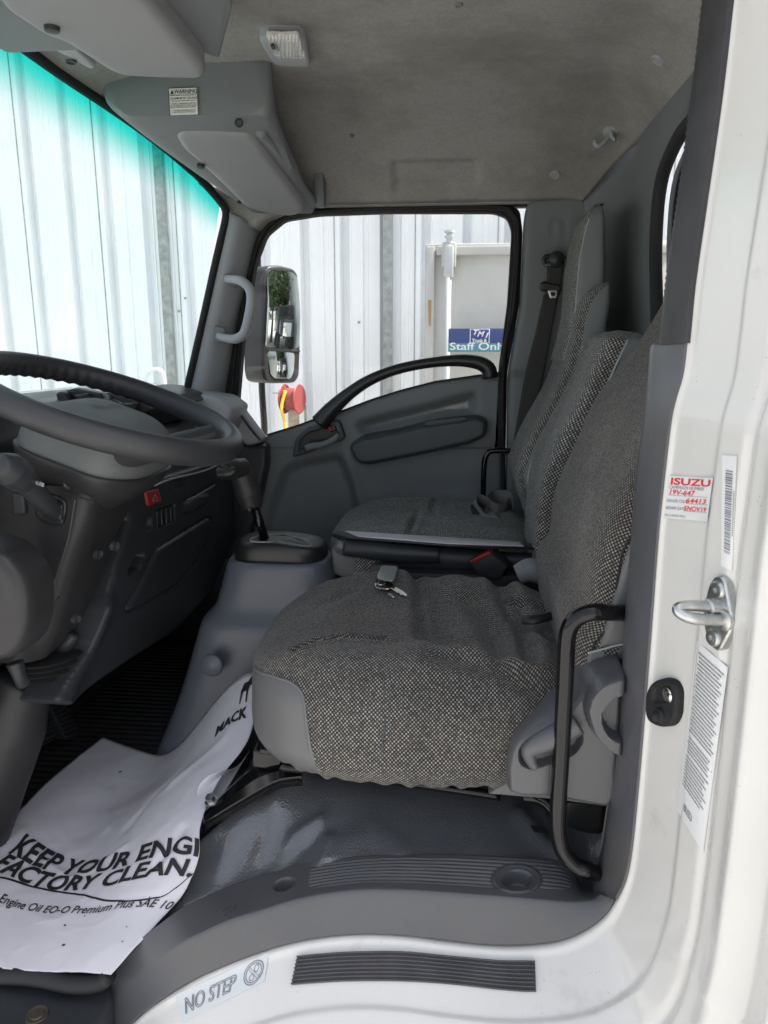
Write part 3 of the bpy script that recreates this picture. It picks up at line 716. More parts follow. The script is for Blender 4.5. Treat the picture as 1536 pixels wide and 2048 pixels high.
# --- windscreen
def wsx(y, z):
    top = frontX(y) - .01; bot = top - .125 - .02 * (1 - ((y - 1.5) / .66) ** 2)
    zt_ = 2.380 - .135 * (abs(y - 1.5) / .66) ** 2.6
    t = (zt_ - z) / .62
    return lerp(top, bot, t), zt_
G = []; bd = []
for y in np.linspace(.86, 2.13, 50):
    row = []
    for t in np.linspace(0, 1, 40):
        _, zt_ = wsx(y, 2); z = zt_ - t * (zt_ - 1.66); x, _ = wsx(y, z); row.append((x, y, z)); bd.append(zt_ - z)
    G.append(row)
ws = grid('windscreen', G, GW, cab, attr={'band': bd}, uv=False)
hd = [(wsx(y, 2)[0] + 0, y, wsx(y, 2)[1]) for y in np.linspace(.86, 2.10, 30)]
hd = [A(wsx(y, z)[0] + .012, y, z) for y, z in [(yy, wsx(yy, 2)[1] - .004) for yy in np.linspace(.86, 2.04, 26)]]
side = spl(PL([(446, 410), (452, 430), (446, 460), (432, 520), (410, 620), (392, 700), (370, 795)], y=2.105), 24); side = list(side)
tube('windscreen_seal', hd + side, .011, RUB, cab, n=120, seg=8)
tube('windscreen_seal_frit', [p + A(.004, 0, -.0) for p in hd], .005, BLK, cab, n=80, seg=6)

# --- coat hook, clips, lamp on the headliner
def onroof(u, v):
    for z in np.arange(2.46, 2.15, -.002):
        p = P(u, v, z=z)
        if p[1] < YF and roofz(p[0], p[1]) >= z - .001: return p
    return P(u, v, z=2.3)
def roofn(p, e=.01):
    gx = (roofz(p[0] + e, p[1]) - roofz(p[0] - e, p[1])) / (2 * e); gy = (roofz(p[0], p[1] + e) - roofz(p[0], p[1] - e)) / (2 * e)
    n = A(gx, gy, -1); return n / np.linalg.norm(n)
for (u, v, r) in ((1318, 118, .015), (1110, 349, .014), (704, 269, .006), (918, 6, .007)):
    p = onroof(u, v); n = roofn(p)
    lathe('trim_clip', p, n, [(r * 1.05, -.002), (r, .003), (r * .8, .0055), (r * .72, .0045), (0, .0045)], PLL if r > .01 else PLG, head)
p = onroof(1222, 262); n = roofn(p)
hk = lathe('coat_hook', p, n, [(.020, -.001), (.019, .005), (.012, .008), (0, .009)], PLL, head)
tube('hook_prong', [p + n * .004, p + n * .022 + A(-.004, 0, 0), p + n * .040 + A(-.016, 0, 0), p + n * .036 + A(-.028, 0, 0), p + n * .026 + A(-.031, 0, 0)], [.007, .0055], PLL, hk, flat=((0, 1, 0), 1.3))
tube('hook_prong', [p + n * .006 + A(.0, -.008, 0), p + n * .020 + A(.006, -.01, 0), p + n * .030 + A(.016, -.01, 0)], [.006, .004], PLL, hk)

lamp = thing('interior_lamp', 'small clear dome lamp on the headliner', 'interior lamp', onroof(568, 90))
lq = [(516, 66), (538, 58), (600, 60), (612, 70), (621, 118), (612, 124), (560, 122), (545, 116)]
zl = 2.415
lb = relief('lamp_base', rpoly(lq, r=9, step=3), plane(z=zl), (0, 0, -1), PLL, lamp, step=3, off=.014, edge=(.008, 9), thick=.03)
ll = [(531, 70), (599, 71), (613, 115), (560, 117), (545, 108)]
LENS = mat('frosted_lens', (.62, .62, .60), .15, bump=.5, bscale=130, btype='voronoi', bdist=.001, coat=1)
def lensf(vo): return .0012 * np.sin(vo[:, 0] * .9) + .001 * np.sin(vo[:, 1] * 1.3)
relief('lens', rpoly(ll, r=6, step=2.5), plane(z=zl - .014), (0, 0, -1), LENS, lamp, feats=[lensf], step=2.2, off=.004, edge=(.004, 6), thick=.006)
relief('switch', rpoly([(536, 84), (552, 84), (558, 101), (543, 102)], r=3, step=2), plane(z=zl - .018), (0, 0, -1), PLL, lamp, step=2, off=.0035, edge=(.002, 3), thick=.004)
relief('switch_rocker', rpoly([(540, 88), (549, 88), (552, 98), (544, 98)], r=3, step=2), plane(z=zl - .0215), (0, 0, -1), BLK, lamp, step=2, off=.002, edge=(.001, 2), thick=.002)

# ================================================================== overhead console, far side
oc = thing('overhead_console', 'grey moulded overhead housing with a warning sticker above the passenger door', 'overhead console', (-.55, 1.85, 2.3))
bq = [(-.755, 1.62, 2.330), (-.395, 1.62, 2.325), (-.400, 2.09, 2.225), (-.610, 2.09, 2.225)]
A0, A1, A2, A3 = [A(*q) for q in bq]
tq = [P(268, 226, y=1.63), P(562, 158, y=1.63)]
# body: rings from near end to far end, each ring a rounded section in X-Z
G = []
for t in np.linspace(0, 1, 44):
    y = lerp(1.60, 2.125, t)
    xf = lerp(-.762, -.635, t ** 1.2); xb = lerp(-.392, -.405, t)
    zb_ = lerp(2.322, 2.225, t) + .0
    ztp = roofz(np.array([(xf + xb) / 2]), np.array([y]))[0] + .02
    tpb = min(1, max(0, (t - .06) / .2)) * .10 + t * .05
    sec = rpoly([(xf, ztp + .0), (xf + .01, zb_ + .035), (xf + .055, zb_), (xb - .004, zb_ - .004), (xb + .002, zb_ + .022), (xb + .002 - tpb, ztp)], n=60, r=.016)
    e = min(t / .035, 1); sh = math.sqrt(max(0, 1 - (1 - e) ** 2))
    c = sec.mean(0); sec = c + (sec - c) * (.93 + .07 * sh)
    G.append([(a, y, b) for a, b in sec])
oh = grid('housing', G, PLG, oc, closed=True, cap=True, sharp=50)
# the strip on the door side hanging beside the flap
tube('flap_hinge_bar', [P(521, 262, y=1.66), P(548, 290, y=1.74), P(585, 345, y=1.90), P(622, 398, y=2.06), P(630, 409, y=2.09)], .012, PLG, oc)
box('end_bracket', P(640, 372, y=2.09) + A(0, 0, -.012), (.028, .04, .085), PLG, oc, bev=.008)
fl = [(352, 262), (362, 252), (410, 251), (497, 256), (514, 266), (608, 398), (606, 418), (585, 426), (547, 424), (492, 408), (445, 360), (401, 318), (368, 290)]
def onbot(u, v):
    n_ = np.cross(A1 - A0, A3 - A0); n_ /= np.linalg.norm(n_); d = ray(u, v); t = ((A0 - EYE) @ n_) / (d @ n_); return EYE + d * t
nb = np.cross(A1 - A0, A3 - A0); nb /= np.linalg.norm(nb); nb = nb if nb[2] < 0 else -nb
relief('flap', rpoly(fl, r=12, step=4), onbot, nb, PLV, oc, step=5, off=.016, edge=(.012, 14), thick=.02)
for u, v in ((293, 249), (480, 402)):
    p = onbot(u, v); lathe('screw_cover', p + nb * .001, nb, [(.008, 0), (.007, .003), (.005, .001), (0, .001)], PLD2, oc, seg=16)
p = P(478, 246, y=1.602); lathe('screw_cover', p, (0, -1, -.2), [(.009, 0), (.008, .002), (.006, -.001), (0, -.001)], PLD2, oc, seg=16)
p = onbot(402, 316) + nb * .02; lathe('latch_notch', p, nb, [(.010, -.004), (.009, .003), (0, .004)], PLD2, oc, seg=14)
# warning sticker
sx0 = P(336, 176, y=1.595); sx1 = P(397, 230, y=1.595)
Wd, Hd = sx1[0] - sx0[0], sx0[2] - sx1[2]
wsk = thing('warning_sticker', 'white warning sticker on the end face of the grey overhead console', 'sticker', (sx0[0], 1.596, sx1[2]))
raw('sticker_sheet', [(sx0[0] + a * Wd, 1.5965, sx1[2] + b * Hd) for a, b in ((0, 0), (1, 0), (1, 1), (0, 1))], [(0, 1, 2, 3)], mat('sticker_cream', (.62, .61, .58), .5), wsk)
stf = lambda x, y: A(sx0[0] + x * Wd, 1.5955, sx1[2] + y * Hd)
stf2 = lambda x, y: A(sx0[0] + x * Wd, 1.5958, sx1[2] + y * Hd)
parts = [('WARNING', .20, .80, .20, 0, .015, 'LEFT', .82), ('ALARM MUST SOUND!', .06, .585, .115, 0, .012, 'LEFT', .80),
         ('#', [(.07, .79), (.19, .79), (.13, .95)], 0, 0, 0, 0, ''),
         ('FAILURE TO MAINTAIN A CLEAR VIEW', .09, .41, .068, 0, .01, 'LEFT', .72), ('IN THE DIRECTION OF TRAVEL COULD', .06, .345, .068, 0, .01, 'LEFT', .74),
         ('RESULT IN SERIOUS INJURY OR DEATH.', .05, .28, .068, 0, .01, 'LEFT', .72), ('THE OPERATOR IS RESPONSIBLE FOR', .14, .17, .062, 0, .01, 'LEFT', .74), ('THE SAFE OPERATION OF THIS VEHICLE', .10, .105, .062, 0, .01, 'LEFT', .70)]
parts += scribble(1, .05, .95, .715, .035, 2) + scribble(1, .1, .9, .52, .035, 3)
for yy in (.765, .765): parts.append(('#', [(.02, yy), (.98, yy), (.98, yy + .012), (.02, yy + .012)], 0, 0, 0, 0, ''))
bw = .02
for q in ([(0, 0), (1, 0), (1, bw), (0, bw)], [(0, 1 - bw), (1, 1 - bw), (1, 1), (0, 1)], [(0, 0), (bw, 0), (bw, 1), (0, 1)], [(1 - bw, 0), (1, 0), (1, 1), (1 - bw, 1)]):
    parts.append(('#', q, 0, 0, 0, 0, ''))
text('lettering', parts, stf, INK, wsk)

# ================================================================== driver's sun visor and overhead console (upper left)
vt = thing('sun_visor', 'grey padded sun visor above the steering wheel', 'sun visor', P(250, 60, z=2.31))
vis = [(-60, -120), (0, 0), (18, 22), (52, 44), (91, 70), (132, 84), (219, 141), (246, 152), (320, 156), (396, 157), (412, 148), (408, 130), (350, 60), (296, -4), (200, -120)]
def visz(u, v): return P(u, v, z=2.30)
relief('visor_panel', rpoly(vis, r=16, step=6), visz, (0, 0, -1), PLV, vt, step=8, off=.006, edge=(.012, 16), thick=.03)
p = P(104, 60, z=2.29); lathe('latch_notch', p, (0, 0, -1), [(.011, -.004), (.010, .002), (0, .003)], PLD2, vt, seg=16)
ot = thing('driver_console', 'dark grey overhead housing above the sun visor at the top left', 'overhead console', P(400, 60, z=2.35))
e0 = P(437, 128, y=1.23); e1 = P(462, -30, y=1.05); e2 = P(330, -60, y=.95); e3 = P(300, -4, y=1.02); e4 = P(383, 97, y=1.16); e5 = P(410, 106, y=1.2)
dv = A(-.36, .02, .02)
hull8('housing', [A(-.40, .86, 2.42), A(-.40, 1.28, 2.43), A(-.40, 1.27, 2.325), A(-.405, .86, 2.325)], [A(-.76, .86, 2.40), A(-.76, 1.28, 2.40), A(-.76, 1.27, 2.325), A(-.76, .86, 2.325)], PLG, ot, bev=.02, seg=4)
hull8('housing_lip', [P(440, 122, z=2.325), P(408, 110, z=2.325), P(372, 90, z=2.325), P(290, -20, z=2.325), P(380, -60, z=2.325), P(462, -10, z=2.335), P(466, 20, z=2.33)], [q + A(0, 0, .05) for q in [P(440, 122, z=2.325), P(408, 110, z=2.325), P(372, 90, z=2.325), P(290, -20, z=2.325), P(380, -60, z=2.325), P(462, -10, z=2.335), P(466, 20, z=2.33)]], PLG, ot, bev=.010, seg=3)
hs = [(-60, -60), (0, 12), (60, 60), (120, 95), (186, 137), (190, 131), (150, 110), (110, 88), (60, 30), (0, -60)]
relief('front_strip', rpoly([(-80, -40), (0, 22), (60, 68), (120, 104), (182, 137), (194, 131), (130, 70), (60, 10), (0, -60)], r=6, step=5), plane(z=2.335), (0, 0, -1), PLL, ot, step=6, off=.004, edge=(.006, 6), thick=.05)
p = P(142, 122, z=2.33); lathe('screw_cover', p, (0, 0, -1), [(.010, 0), (.009, .003), (.006, .001), (0, .001)], PLD2, ot, seg=16)

# ================================================================== passenger door
YD = 2.20
dr = thing('passenger_door', 'closed passenger door with grey inner panel and big black arched handle', 'door', (-.25, 2.22, 1.1))
belt = [(505, 890), (535, 872), (562, 864), (600, 852), (637, 838), (680, 826), (740, 803), (800, 784), (870, 766), (960, 753), (1004, 748)]
dpo = [tuple(p) for p in resample(belt, 60)] + [(1004, 760), (1004, 1120), (900, 1200), (420, 1260), (470, 1130), (505, 1000)]
pod = rpoly([(698, 888), (730, 868), (800, 856), (880, 836), (955, 829), (975, 838), (974, 870), (940, 886), (860, 904), (780, 920), (738, 928), (714, 922)], r=14, step=4)
hpod = rpoly([(585, 915), (590, 880), (612, 858), (678, 838), (692, 878), (640, 896), (598, 911)], r=10, step=3)
hrec = rpoly([(596, 906), (600, 878), (616, 863), (672, 846), (684, 874), (640, 890)], r=8, step=3)
bul = rpoly([(560, 930), (600, 914), (688, 898), (712, 960), (742, 1090), (700, 1180), (500, 1200), (520, 1040)], r=30, step=8)
low = rpoly([(780, 1010), (860, 992), (985, 984), (985, 1150), (740, 1150)], r=24, step=8)
flat = rpoly([(541, 880), (548, 873), (586, 861), (593, 863), (590, 876), (552, 890)], r=6, step=3)
slot1 = rpoly([(731, 874), (735, 867), (800, 852), (806, 856), (800, 862), (740, 878)], r=5, step=3)
slot2 = rpoly([(846, 851), (850, 842), (925, 833), (936, 836), (930, 842), (860, 853)], r=5, step=3)
ends = rpoly([(966, 780), (972, 767), (984, 768), (984, 800), (980, 809), (968, 808)], r=6, step=3)
uprib = [(640, 842), (720, 818), (820, 790), (960, 770)]
def doorf(vo):
    h = .012 * np.exp(-(ldist([(690, 905), (712, 960), (738, 1060)], vo) / 12) ** 2)
    h += .010 * sst((vo[:, 0] - 520) / 60) * 0
    h -= .036 * sst(sdist(rpoly([(700, 840), (960, 775), (960, 838), (880, 845), (720, 882)], r=20, step=8), vo) / 26)
    h -= .002 * sst((3 - np.abs(sdist(flat, vo))) / 2) + .002 * sst((2.2 - np.abs(sdist(ends, vo))) / 2)
    return h
relief('door_panel', rpoly(dpo, step=7), plane(y=YD), (0, -1, 0), PLG, dr, feats=[doorf, (hpod, .020, 6), (hrec, -.026, 6), (bul, -.026, 26), (low, .055, 16)], step=6, edge=(.012, 8), thick=.05)
relief('armrest', pod, plane(y=YD - .004), (0, -1, 0), PLG2, dr, step=3, off=.055, edge=(.05, 11), thick=.01, feats=[(slot1, -.004, 3), (slot2, -.004, 3)])
relief('armrest_lid', slot2, plane(y=YD - .052), (0, -1, 0), PLG2, dr, step=3, off=.004, edge=(.003, 3), thick=.01)
relief('handle_bezel', hpod, plane(y=YD - .018), (0, -1, 0), PLG2, dr, step=3, off=.006, edge=(.006, 5), thick=.02, holes=[hrec])
relief('handle_cup', hrec, plane(y=YD + .002), (0, -1, 0), BLK, dr, step=3, off=.001, thick=.003)
relief('belt_seal', rpoly([tuple(p) for p in resample([(a, b - 4) for a, b in belt[1:]], 40)] + [(a, b + 4) for a, b in belt[1:][::-1]], step=6), plane(y=YD + .012), (0, -1, 0), RUB, dr, step=5, thick=.02)
# arch handle
cl = [(640, 846), (664, 818), (700, 786), (740, 760), (790, 740), (850, 727), (912, 721), (955, 725), (976, 737), (980, 756)]
rad = [.030, .024, .019, .017, .0155, .015, .015, .017, .020, .024]
pp = PL(cl, y=YD - .018)
tube('arch_handle', pp, rad, BLK, dr, seg=14, flat=((0, 1, 0), 1.2))
# inner release handle
tube('release_handle', PL([(612, 897), (622, 893), (648, 888), (668, 878), (677, 868)], y=YD - .03), [.011, .011, .010, .010, .008], PLG, dr, flat=((0, 1, 0), .7))
relief('lock_knob', rpoly([(657, 852), (670, 848), (674, 861), (661, 866)], r=3, step=2), plane(y=YD - .022), (0, -1, 0), BLK, dr, step=2, edge=(.004, 4), thick=.02)
relief('lock_flag', rpoly([(655, 854), (661, 852), (664, 862), (658, 864)], r=2, step=2), plane(y=YD - .027), (0, -1, 0), RED, dr, step=2, edge=(.001, 2), thick=.004)
# frame and seals
fo_ = rpoly([(440, 905), (443, 799), (459, 672), (498, 517), (518, 462), (552, 424), (628, 409), (765, 400), (992, 396), (1040, 418), (1046, 462), (1040, 608), (1015, 745), (1012, 905)], r=10, step=6)
fi_ = rpoly([(474, 895), (476, 800), (485, 690), (510, 530), (532, 471), (568, 441), (637, 430), (778, 425), (988, 425), (1015, 435), (1024, 462), (1015, 608), (998, 735), (990, 895)], r=10, step=6)
relief('window_frame', fo_, plane(y=YD + .0), (0, -1, 0), RUB, dr, step=5, holes=[fi_], edge=(.010, 7), thick=.03)
mid = [(462, 800), (474, 680), (505, 523), (526, 466), (562, 434), (632, 424), (770, 417), (990, 414), (1026, 430), (1036, 462), (1028, 608), (1006, 740), (1008, 1040)]
tube('door_seal', PL(mid, y=YD - .012), .006, RUB, dr, n=160, seg=8)
tube('frame_line', PL([(a + (6 if a < 600 else 0 if a < 980 else -6), b + (5 if 500 < a < 1000 else 0)) for a, b in mid[:-1]], y=YD - .006), .0022, PLD2, dr, n=160, seg=6)
raw('window_glass', PL([(455, 900), (462, 700), (490, 480), (540, 425), (1030, 412), (1040, 560), (1004, 900)], y=YD + .034), [tuple(range(7))], GS, dr, smooth=False)

# ================================================================== passenger mirror outside
mn = A(.83, -.55, 0); mn /= np.linalg.norm(mn); mc = P(560, 650, y=2.56)
def onm(u, v, o=0):
    d = ray(u, v); t = ((mc + mn * o - EYE) @ mn) / (d @ mn); return EYE + d * t
mt = thing('door_mirror', 'tall black passenger door mirror on a dark pole outside the window', 'mirror', mc)
hous = rpoly([(530, 541), (537, 531), (560, 530), (588, 537), (597, 548), (601, 600), (602, 700), (600, 752), (592, 766), (545, 767), (530, 762), (526, 740), (526, 600)], r=8, step=3)
mh = relief('housing', hous, onm, mn, PLD2, mt, step=3, edge=(.012, 5), thick=.085)
up1 = rpoly([(534, 548), (541, 538), (585, 545), (593, 556), (598, 640), (598, 699), (530, 694)], r=6, step=3)
lo1 = rpoly([(534, 702), (589, 706), (586, 745), (580, 758), (548, 757), (540, 748)], r=5, step=3)
relief('mirror_glass', up1, onm, mn, MIR, mt, step=4, off=.012, thick=.006, feats=[lambda vo: -(((vo[:, 0] - 562) * .0024) ** 2 + ((vo[:, 1] - 615) * .00177) ** 2) / 2.2])
def cvx(vo):
    return .010 - (((vo[:, 0] - 562) * .0024) ** 2 + ((vo[:, 1] - 730) * .00177) ** 2) / .7
relief('wide_angle_glass', lo1, onm, mn, MIR, mt, step=2.5, feats=[cvx], off=-.002, thick=.003)
relief('glass_divider', rpoly([(531, 695), (599, 700), (599, 705), (531, 701)], step=3), onm, mn, BLK, mt, step=3, off=.003, thick=.004)
tube('mirror_pole', PL([(514, 480), (516, 540), (520, 660), (524, 780), (529, 862), (524, 878), (512, 884)], y=2.68), .0125, BLK, mt)
tube('pole_clamp', [P(521, 600, y=2.66), onm(540, 600, -.05)], .018, BLK, mt, n=4, smoothpath=False)
tube('pole_clamp', [P(523, 700, y=2.66), onm(540, 700, -.05)], .018, BLK, mt, n=4, smoothpath=False)

# ================================================================== grab handle on the far windscreen pillar
gt_ = thing('grab_handle', 'grey plastic grab handle on the far windscreen pillar', 'handle', P(470, 610, y=2.12))
tube('grip', [P(454, 558, y=2.10), P(470, 559, y=2.075), P(486, 564, y=2.05), P(500, 580, y=2.045), P(502, 606, y=2.045), P(495, 645, y=2.045), P(487, 668, y=2.05), P(470, 678, y=2.065), P(450, 676, y=2.08), P(438, 672, y=2.10)], [.011, .012, .0135, .0135, .0135, .0135, .0135, .0135, .012, .011], PLL, gt_, n=70, flat=((0, 1, 0), .85))
for q in ([(447, 546), (472, 550), (474, 574), (449, 568)], [(428, 650), (450, 655), (454, 688), (428, 684)]):
    relief('mount_pad', rpoly(q, r=5, step=3), plane(y=2.098), (0.2, -1, 0), PLG, gt_, step=3, edge=(.006, 5), thick=.03)

# ================================================================== far seat belt
bt_ = thing('seat_belt', 'dark shoulder belt hanging from the far pillar with its metal tongue', 'seat belt', P(1100, 560, y=2.13))
def strap(name, L, R_, m, parent, y, n=30):
    a = spl(PL(L, y=y) if not isinstance(L[0], np.ndarray) else L, n); b = spl(PL(R_, y=y) if not isinstance(R_[0], np.ndarray) else R_, n)
    G = [[lerp(p, q, t) for t in np.linspace(0, 1, 7)] for p, q in zip(a, b)]
    return grid(name, G, m, parent, thick=.0022)
tube('belt_guide', PL([(1089, 528), (1088, 518), (1097, 512), (1125, 514), (1132, 522), (1130, 532)], y=2.12), .006, BLK, bt_)
lathe('guide_cover', P(1112, 519, y=2.125), (.1, -1, 0), [(.022, 0), (.021, .012), (.014, .019), (0, .021)], PLD, bt_)
box('guide_base', P(1110, 528, y=2.125), (.060, .016, .016), BLK, bt_, bev=.005)
strap('webbing', [(1094, 530), (1093, 560), (1089, 590)], [(1127, 530), (1124, 560), (1120, 590)], WEB, bt_, 2.125)
strap('webbing', [(1087, 590), (1072, 660), (1052, 740), (1036, 830), (1020, 930)], [(1117, 590), (1104, 660), (1086, 760), (1074, 830), (1066, 930)], WEB, bt_, 2.128)
relief('tongue_cover', rpoly([(1081, 566), (1088, 562), (1122, 570), (1124, 584), (1084, 582), (1080, 576)], r=4, step=2.5), plane(y=2.118), (0, -1, 0), BLK, bt_, step=3, edge=(.006, 4), thick=.012)
relief('tongue', rpoly([(1095, 580), (1116, 580), (1114, 596), (1100, 597)], r=3, step=2), plane(y=2.112), (0, -1, 0), STEEL, bt_, step=2, holes=[rpoly([(1101, 584), (1111, 584), (1110, 592), (1103, 592)], r=2, step=2)], edge=(.001, 2), thick=.003)

# ================================================================== dashboard
da = thing('dashboard', 'dark plastic dashboard with lower panels behind the steering wheel', 'dashboard', (-.8, 1.5, 1.1))
def prism(name, sec, y0, y1, m, parent, bev=.012):
    return hull8(name, [A(x, y0, z) for x, z in sec], [A(x, y1, z) for x, z in sec], m, parent, bev=bev)
prism('dash_top', [(-.96, 1.40), (-.96, 1.735), (-.86, 1.752), (-.80, 1.748), (-.775, 1.70), (-.78, 1.40)], .88, 2.12, BLK, da, .015)
prism('dash_core', [(-.98, 1.12), (-.98, 1.66), (-.74, 1.66), (-.71, 1.60), (-.70, 1.45), (-.76, 1.20), (-.90, 1.12)], 1.30, 2.16, PLD, da, .02)
prism('instrument_hood', [(-.86, 1.58), (-.86, 1.765), (-.835, 1.778), (-.80, 1.765), (-.79, 1.58)], .98, 1.26, BLK, da, .01)
prism('knee_panel', [(-.98, 1.15), (-.98, 1.60), (-.80, 1.62), (-.78, 1.50), (-.83, 1.2)], .87, 1.08, PLD, da, .02)
# cluster face with its vent knob and raised cowl seen between the rims
relief('cowl', rpoly([(110, 786), (150, 776), (203, 786), (222, 822), (226, 850), (150, 850), (120, 820)], r=4, step=4), plane(y=1.45), (.3, -1, 0), PLD, da, step=4, edge=(.006, 4), thick=.03)
relief('cowl_recess', rpoly([(146, 790), (176, 786), (196, 830), (172, 840)], r=4, step=3), plane(y=1.436), (.3, -1, 0), BLK, da, step=4, edge=(.002, 4), thick=.004)
relief('vent_knob', rpoly([(111, 787), (118, 783), (131, 785), (149, 818), (147, 824), (135, 822)], r=4, step=2.5), plane(y=1.42), (.3, -1, 0), PLD2, da, step=2.5, edge=(.006, 4), thick=.03)
for i in range(5):
    box('vent_slat', (-.742 - i * .006, 1.50 + i * .026, 1.705), (.05, .004, .030), PLD2, da, bev=.001)
for i in range(4):
    u0 = 250 + i * 20
    relief('dash_switch', rpoly([(u0, 806 - i), (u0 + 16, 806 - i), (u0 + 18, 822 - i), (u0 + 2, 822 - i)], r=2, step=2), plane(x=-.735), (1, 0, 0), PLD2, da, step=3, edge=(.003, 3), thick=.01)
prism('centre_hood', [(-.84, 1.58), (-.86, 1.742), (-.80, 1.757), (-.72, 1.735), (-.70, 1.715), (-.74, 1.70), (-.79, 1.62)], 1.64, 2.02, PLD2, da, .008)
prism('tray', [(-.84, 1.60), (-.84, 1.70), (-.82, 1.70), (-.68, 1.645), (-.68, 1.60)], 1.36, 1.62, PLD, da, .006)
# lower centre panel facing the seats
XP = -.65
lp = rpoly([(228, 1000), (262, 975), (310, 957), (404, 930), (480, 908), (515, 893), (533, 900), (533, 940), (522, 990), (497, 1081), (470, 1112), (452, 1130), (430, 1180), (372, 1262), (300, 1318), (240, 1370), (192, 1414), (152, 1408), (172, 1362), (198, 1300), (214, 1210), (236, 1120), (262, 1035)], r=10, step=6)
glo = rpoly([(313, 1098), (330, 1088), (418, 1034), (424, 1045), (412, 1090), (388, 1130), (350, 1172), (300, 1206), (264, 1224), (258, 1216)], r=6, step=4)
def lpf(vo):
    h = -.004 * sst((2.4 - np.abs(sdist(glo, vo))) / 2)
    h -= .004 * sst((2.2 - ldist([(320, 1190), (350, 1172), (400, 1120), (440, 1085)], vo)) / 2)
    h -= .006 * sst((2.4 - ldist([(312, 1022), (372, 1002), (430, 968)], vo)) / 2)
    h -= .05 * sst((ldist([(262, 1035), (236, 1120), (214, 1210), (198, 1300), (165, 1400)], vo) * 0 + (vo[:, 1] - 1150)) / 260)
    h += .02 * np.exp(-(ldist([(205, 1220), (196, 1300), (170, 1400)], vo) / 26) ** 2)
    h -= .07 * sst((vo[:, 0] - 440) / 100)
    return h
relief('lower_panel', lp, plane(x=XP), (1, 0, 0), PLD, da, feats=[lpf, (rpoly([(284, 1050), (288, 1036), (297, 1030), (306, 1036), (306, 1054), (298, 1066), (288, 1062)], r=8, step=3), -.012, 4),
       (rpoly([(312, 1020), (349, 1006), (352, 1044), (316, 1060)], r=3, step=3), -.007, 2), (rpoly([(366, 1006), (380, 994), (414, 986), (420, 994), (412, 1010), (372, 1030), (362, 1024)], r=9, step=3), .007, 5),
       (rpoly([(256, 1140), (272, 1108), (290, 1104), (292, 1112), (280, 1140), (256, 1156)], r=6, step=3), -.022, 5), (glo, .004, 6)], step=5, edge=(.012, 8), thick=.06)
tube('trim_line', PL([(309, 971), (345, 957), (404, 943), (440, 928)], x=XP + .012), .0022, PLL, da, seg=6)
tube('panel_edge_line', PL([(374, 1000), (400, 988), (429, 970)], x=XP + .008), .0014, PLL, da, seg=6)
hz = relief('hazard_switch', rpoly([(293, 984), (319, 977), (326, 1003), (299, 1013)], r=3, step=2.5), plane(x=XP + .006), (1, 0, 0), RED, da, step=3, edge=(.004, 3), thick=.02)
hzc = P(310, 995, x=XP + .0075)
tube('triangle_mark', [P(305, 1003, x=XP + .0075), P(310, 989, x=XP + .0075), P(316, 1000, x=XP + .0075)], .0007, PLL, hz, closed=True, smoothpath=False, n=3, seg=5)
for i in range(4):
    u0 = 315 + i * 9.0; v0 = 1020 - i * 3.3
    relief('switch_blank', rpoly([(u0, v0), (u0 + 7.5, v0 - 3), (u0 + 9, v0 + 33), (u0 + 2, v0 + 36)], r=1.5, step=2), plane(x=XP - .004), (1, 0, 0), BLK, da, step=2, edge=(.002, 2), thick=.006)
for i in range(4):
    for j in range(2):
        u0 = 350 + j * 13 - i * .8; v0 = 963 + i * 5.0 - j * 4
        relief('speaker_slot', rpoly([(u0, v0), (u0 + 10, v0 - 3), (u0 + 10, v0 - 1.6), (u0, v0 + 1.4)], step=2), plane(x=XP + .001), (1, 0, 0), PLD2 if (i + j) % 2 else BLK, da, step=3, off=.0015, thick=.002)
# passenger end of the dashboard, light grey
endp = rpoly([(372, 803), (395, 797), (455, 800), (470, 806), (482, 822), (524, 878), (520, 886), (494, 892), (462, 868), (430, 850), (392, 838), (376, 822)], r=8, step=4)
relief('dash_end', endp, plane(y=2.13), (.1, -1, .1), PLL, da, step=5, edge=(.012, 9), thick=.1)
tube('end_gap', [P(476, 822, y=2.10), P(500, 856, y=2.10), P(520, 880, y=2.10)], .004, BLK, da, seg=6)
relief('dash_side', rpoly([(440, 862), (494, 893), (533, 890), (535, 930), (520, 1000), (500, 1080), (470, 1120), (430, 1120), (430, 900)], r=10, step=5), plane(y=2.13), (.1, -1, .0), PLD, da, step=6, edge=(.015, 10), thick=.08)
prism('end_top', [(-.86, 1.60), (-.86, 1.735), (-.80, 1.742), (-.66, 1.72), (-.62, 1.69), (-.66, 1.60)], 1.98, 2.15, PLL, da, .012)
box('side_carpet', (-.85, 2.19, 1.08), (.75, .03, .40), BLK, da, bev=.004)
box('lower_duct', (-.80, 1.95, 1.17), (.10, .22, .05), PLD2, da, bev=.012)

# near lower corner of the dash, left edge of the frame
blob = rpoly([(-80, 1080), (0, 1108), (22, 1130), (45, 1160), (54, 1200), (54, 1260), (42, 1298), (20, 1322), (0, 1326), (-80, 1340)], r=18, step=5)
relief('near_corner_cover', blob, plane(y=.93), (0, -1, 0), PLD2, da, step=6, edge=(.022, 22), thick=.05)

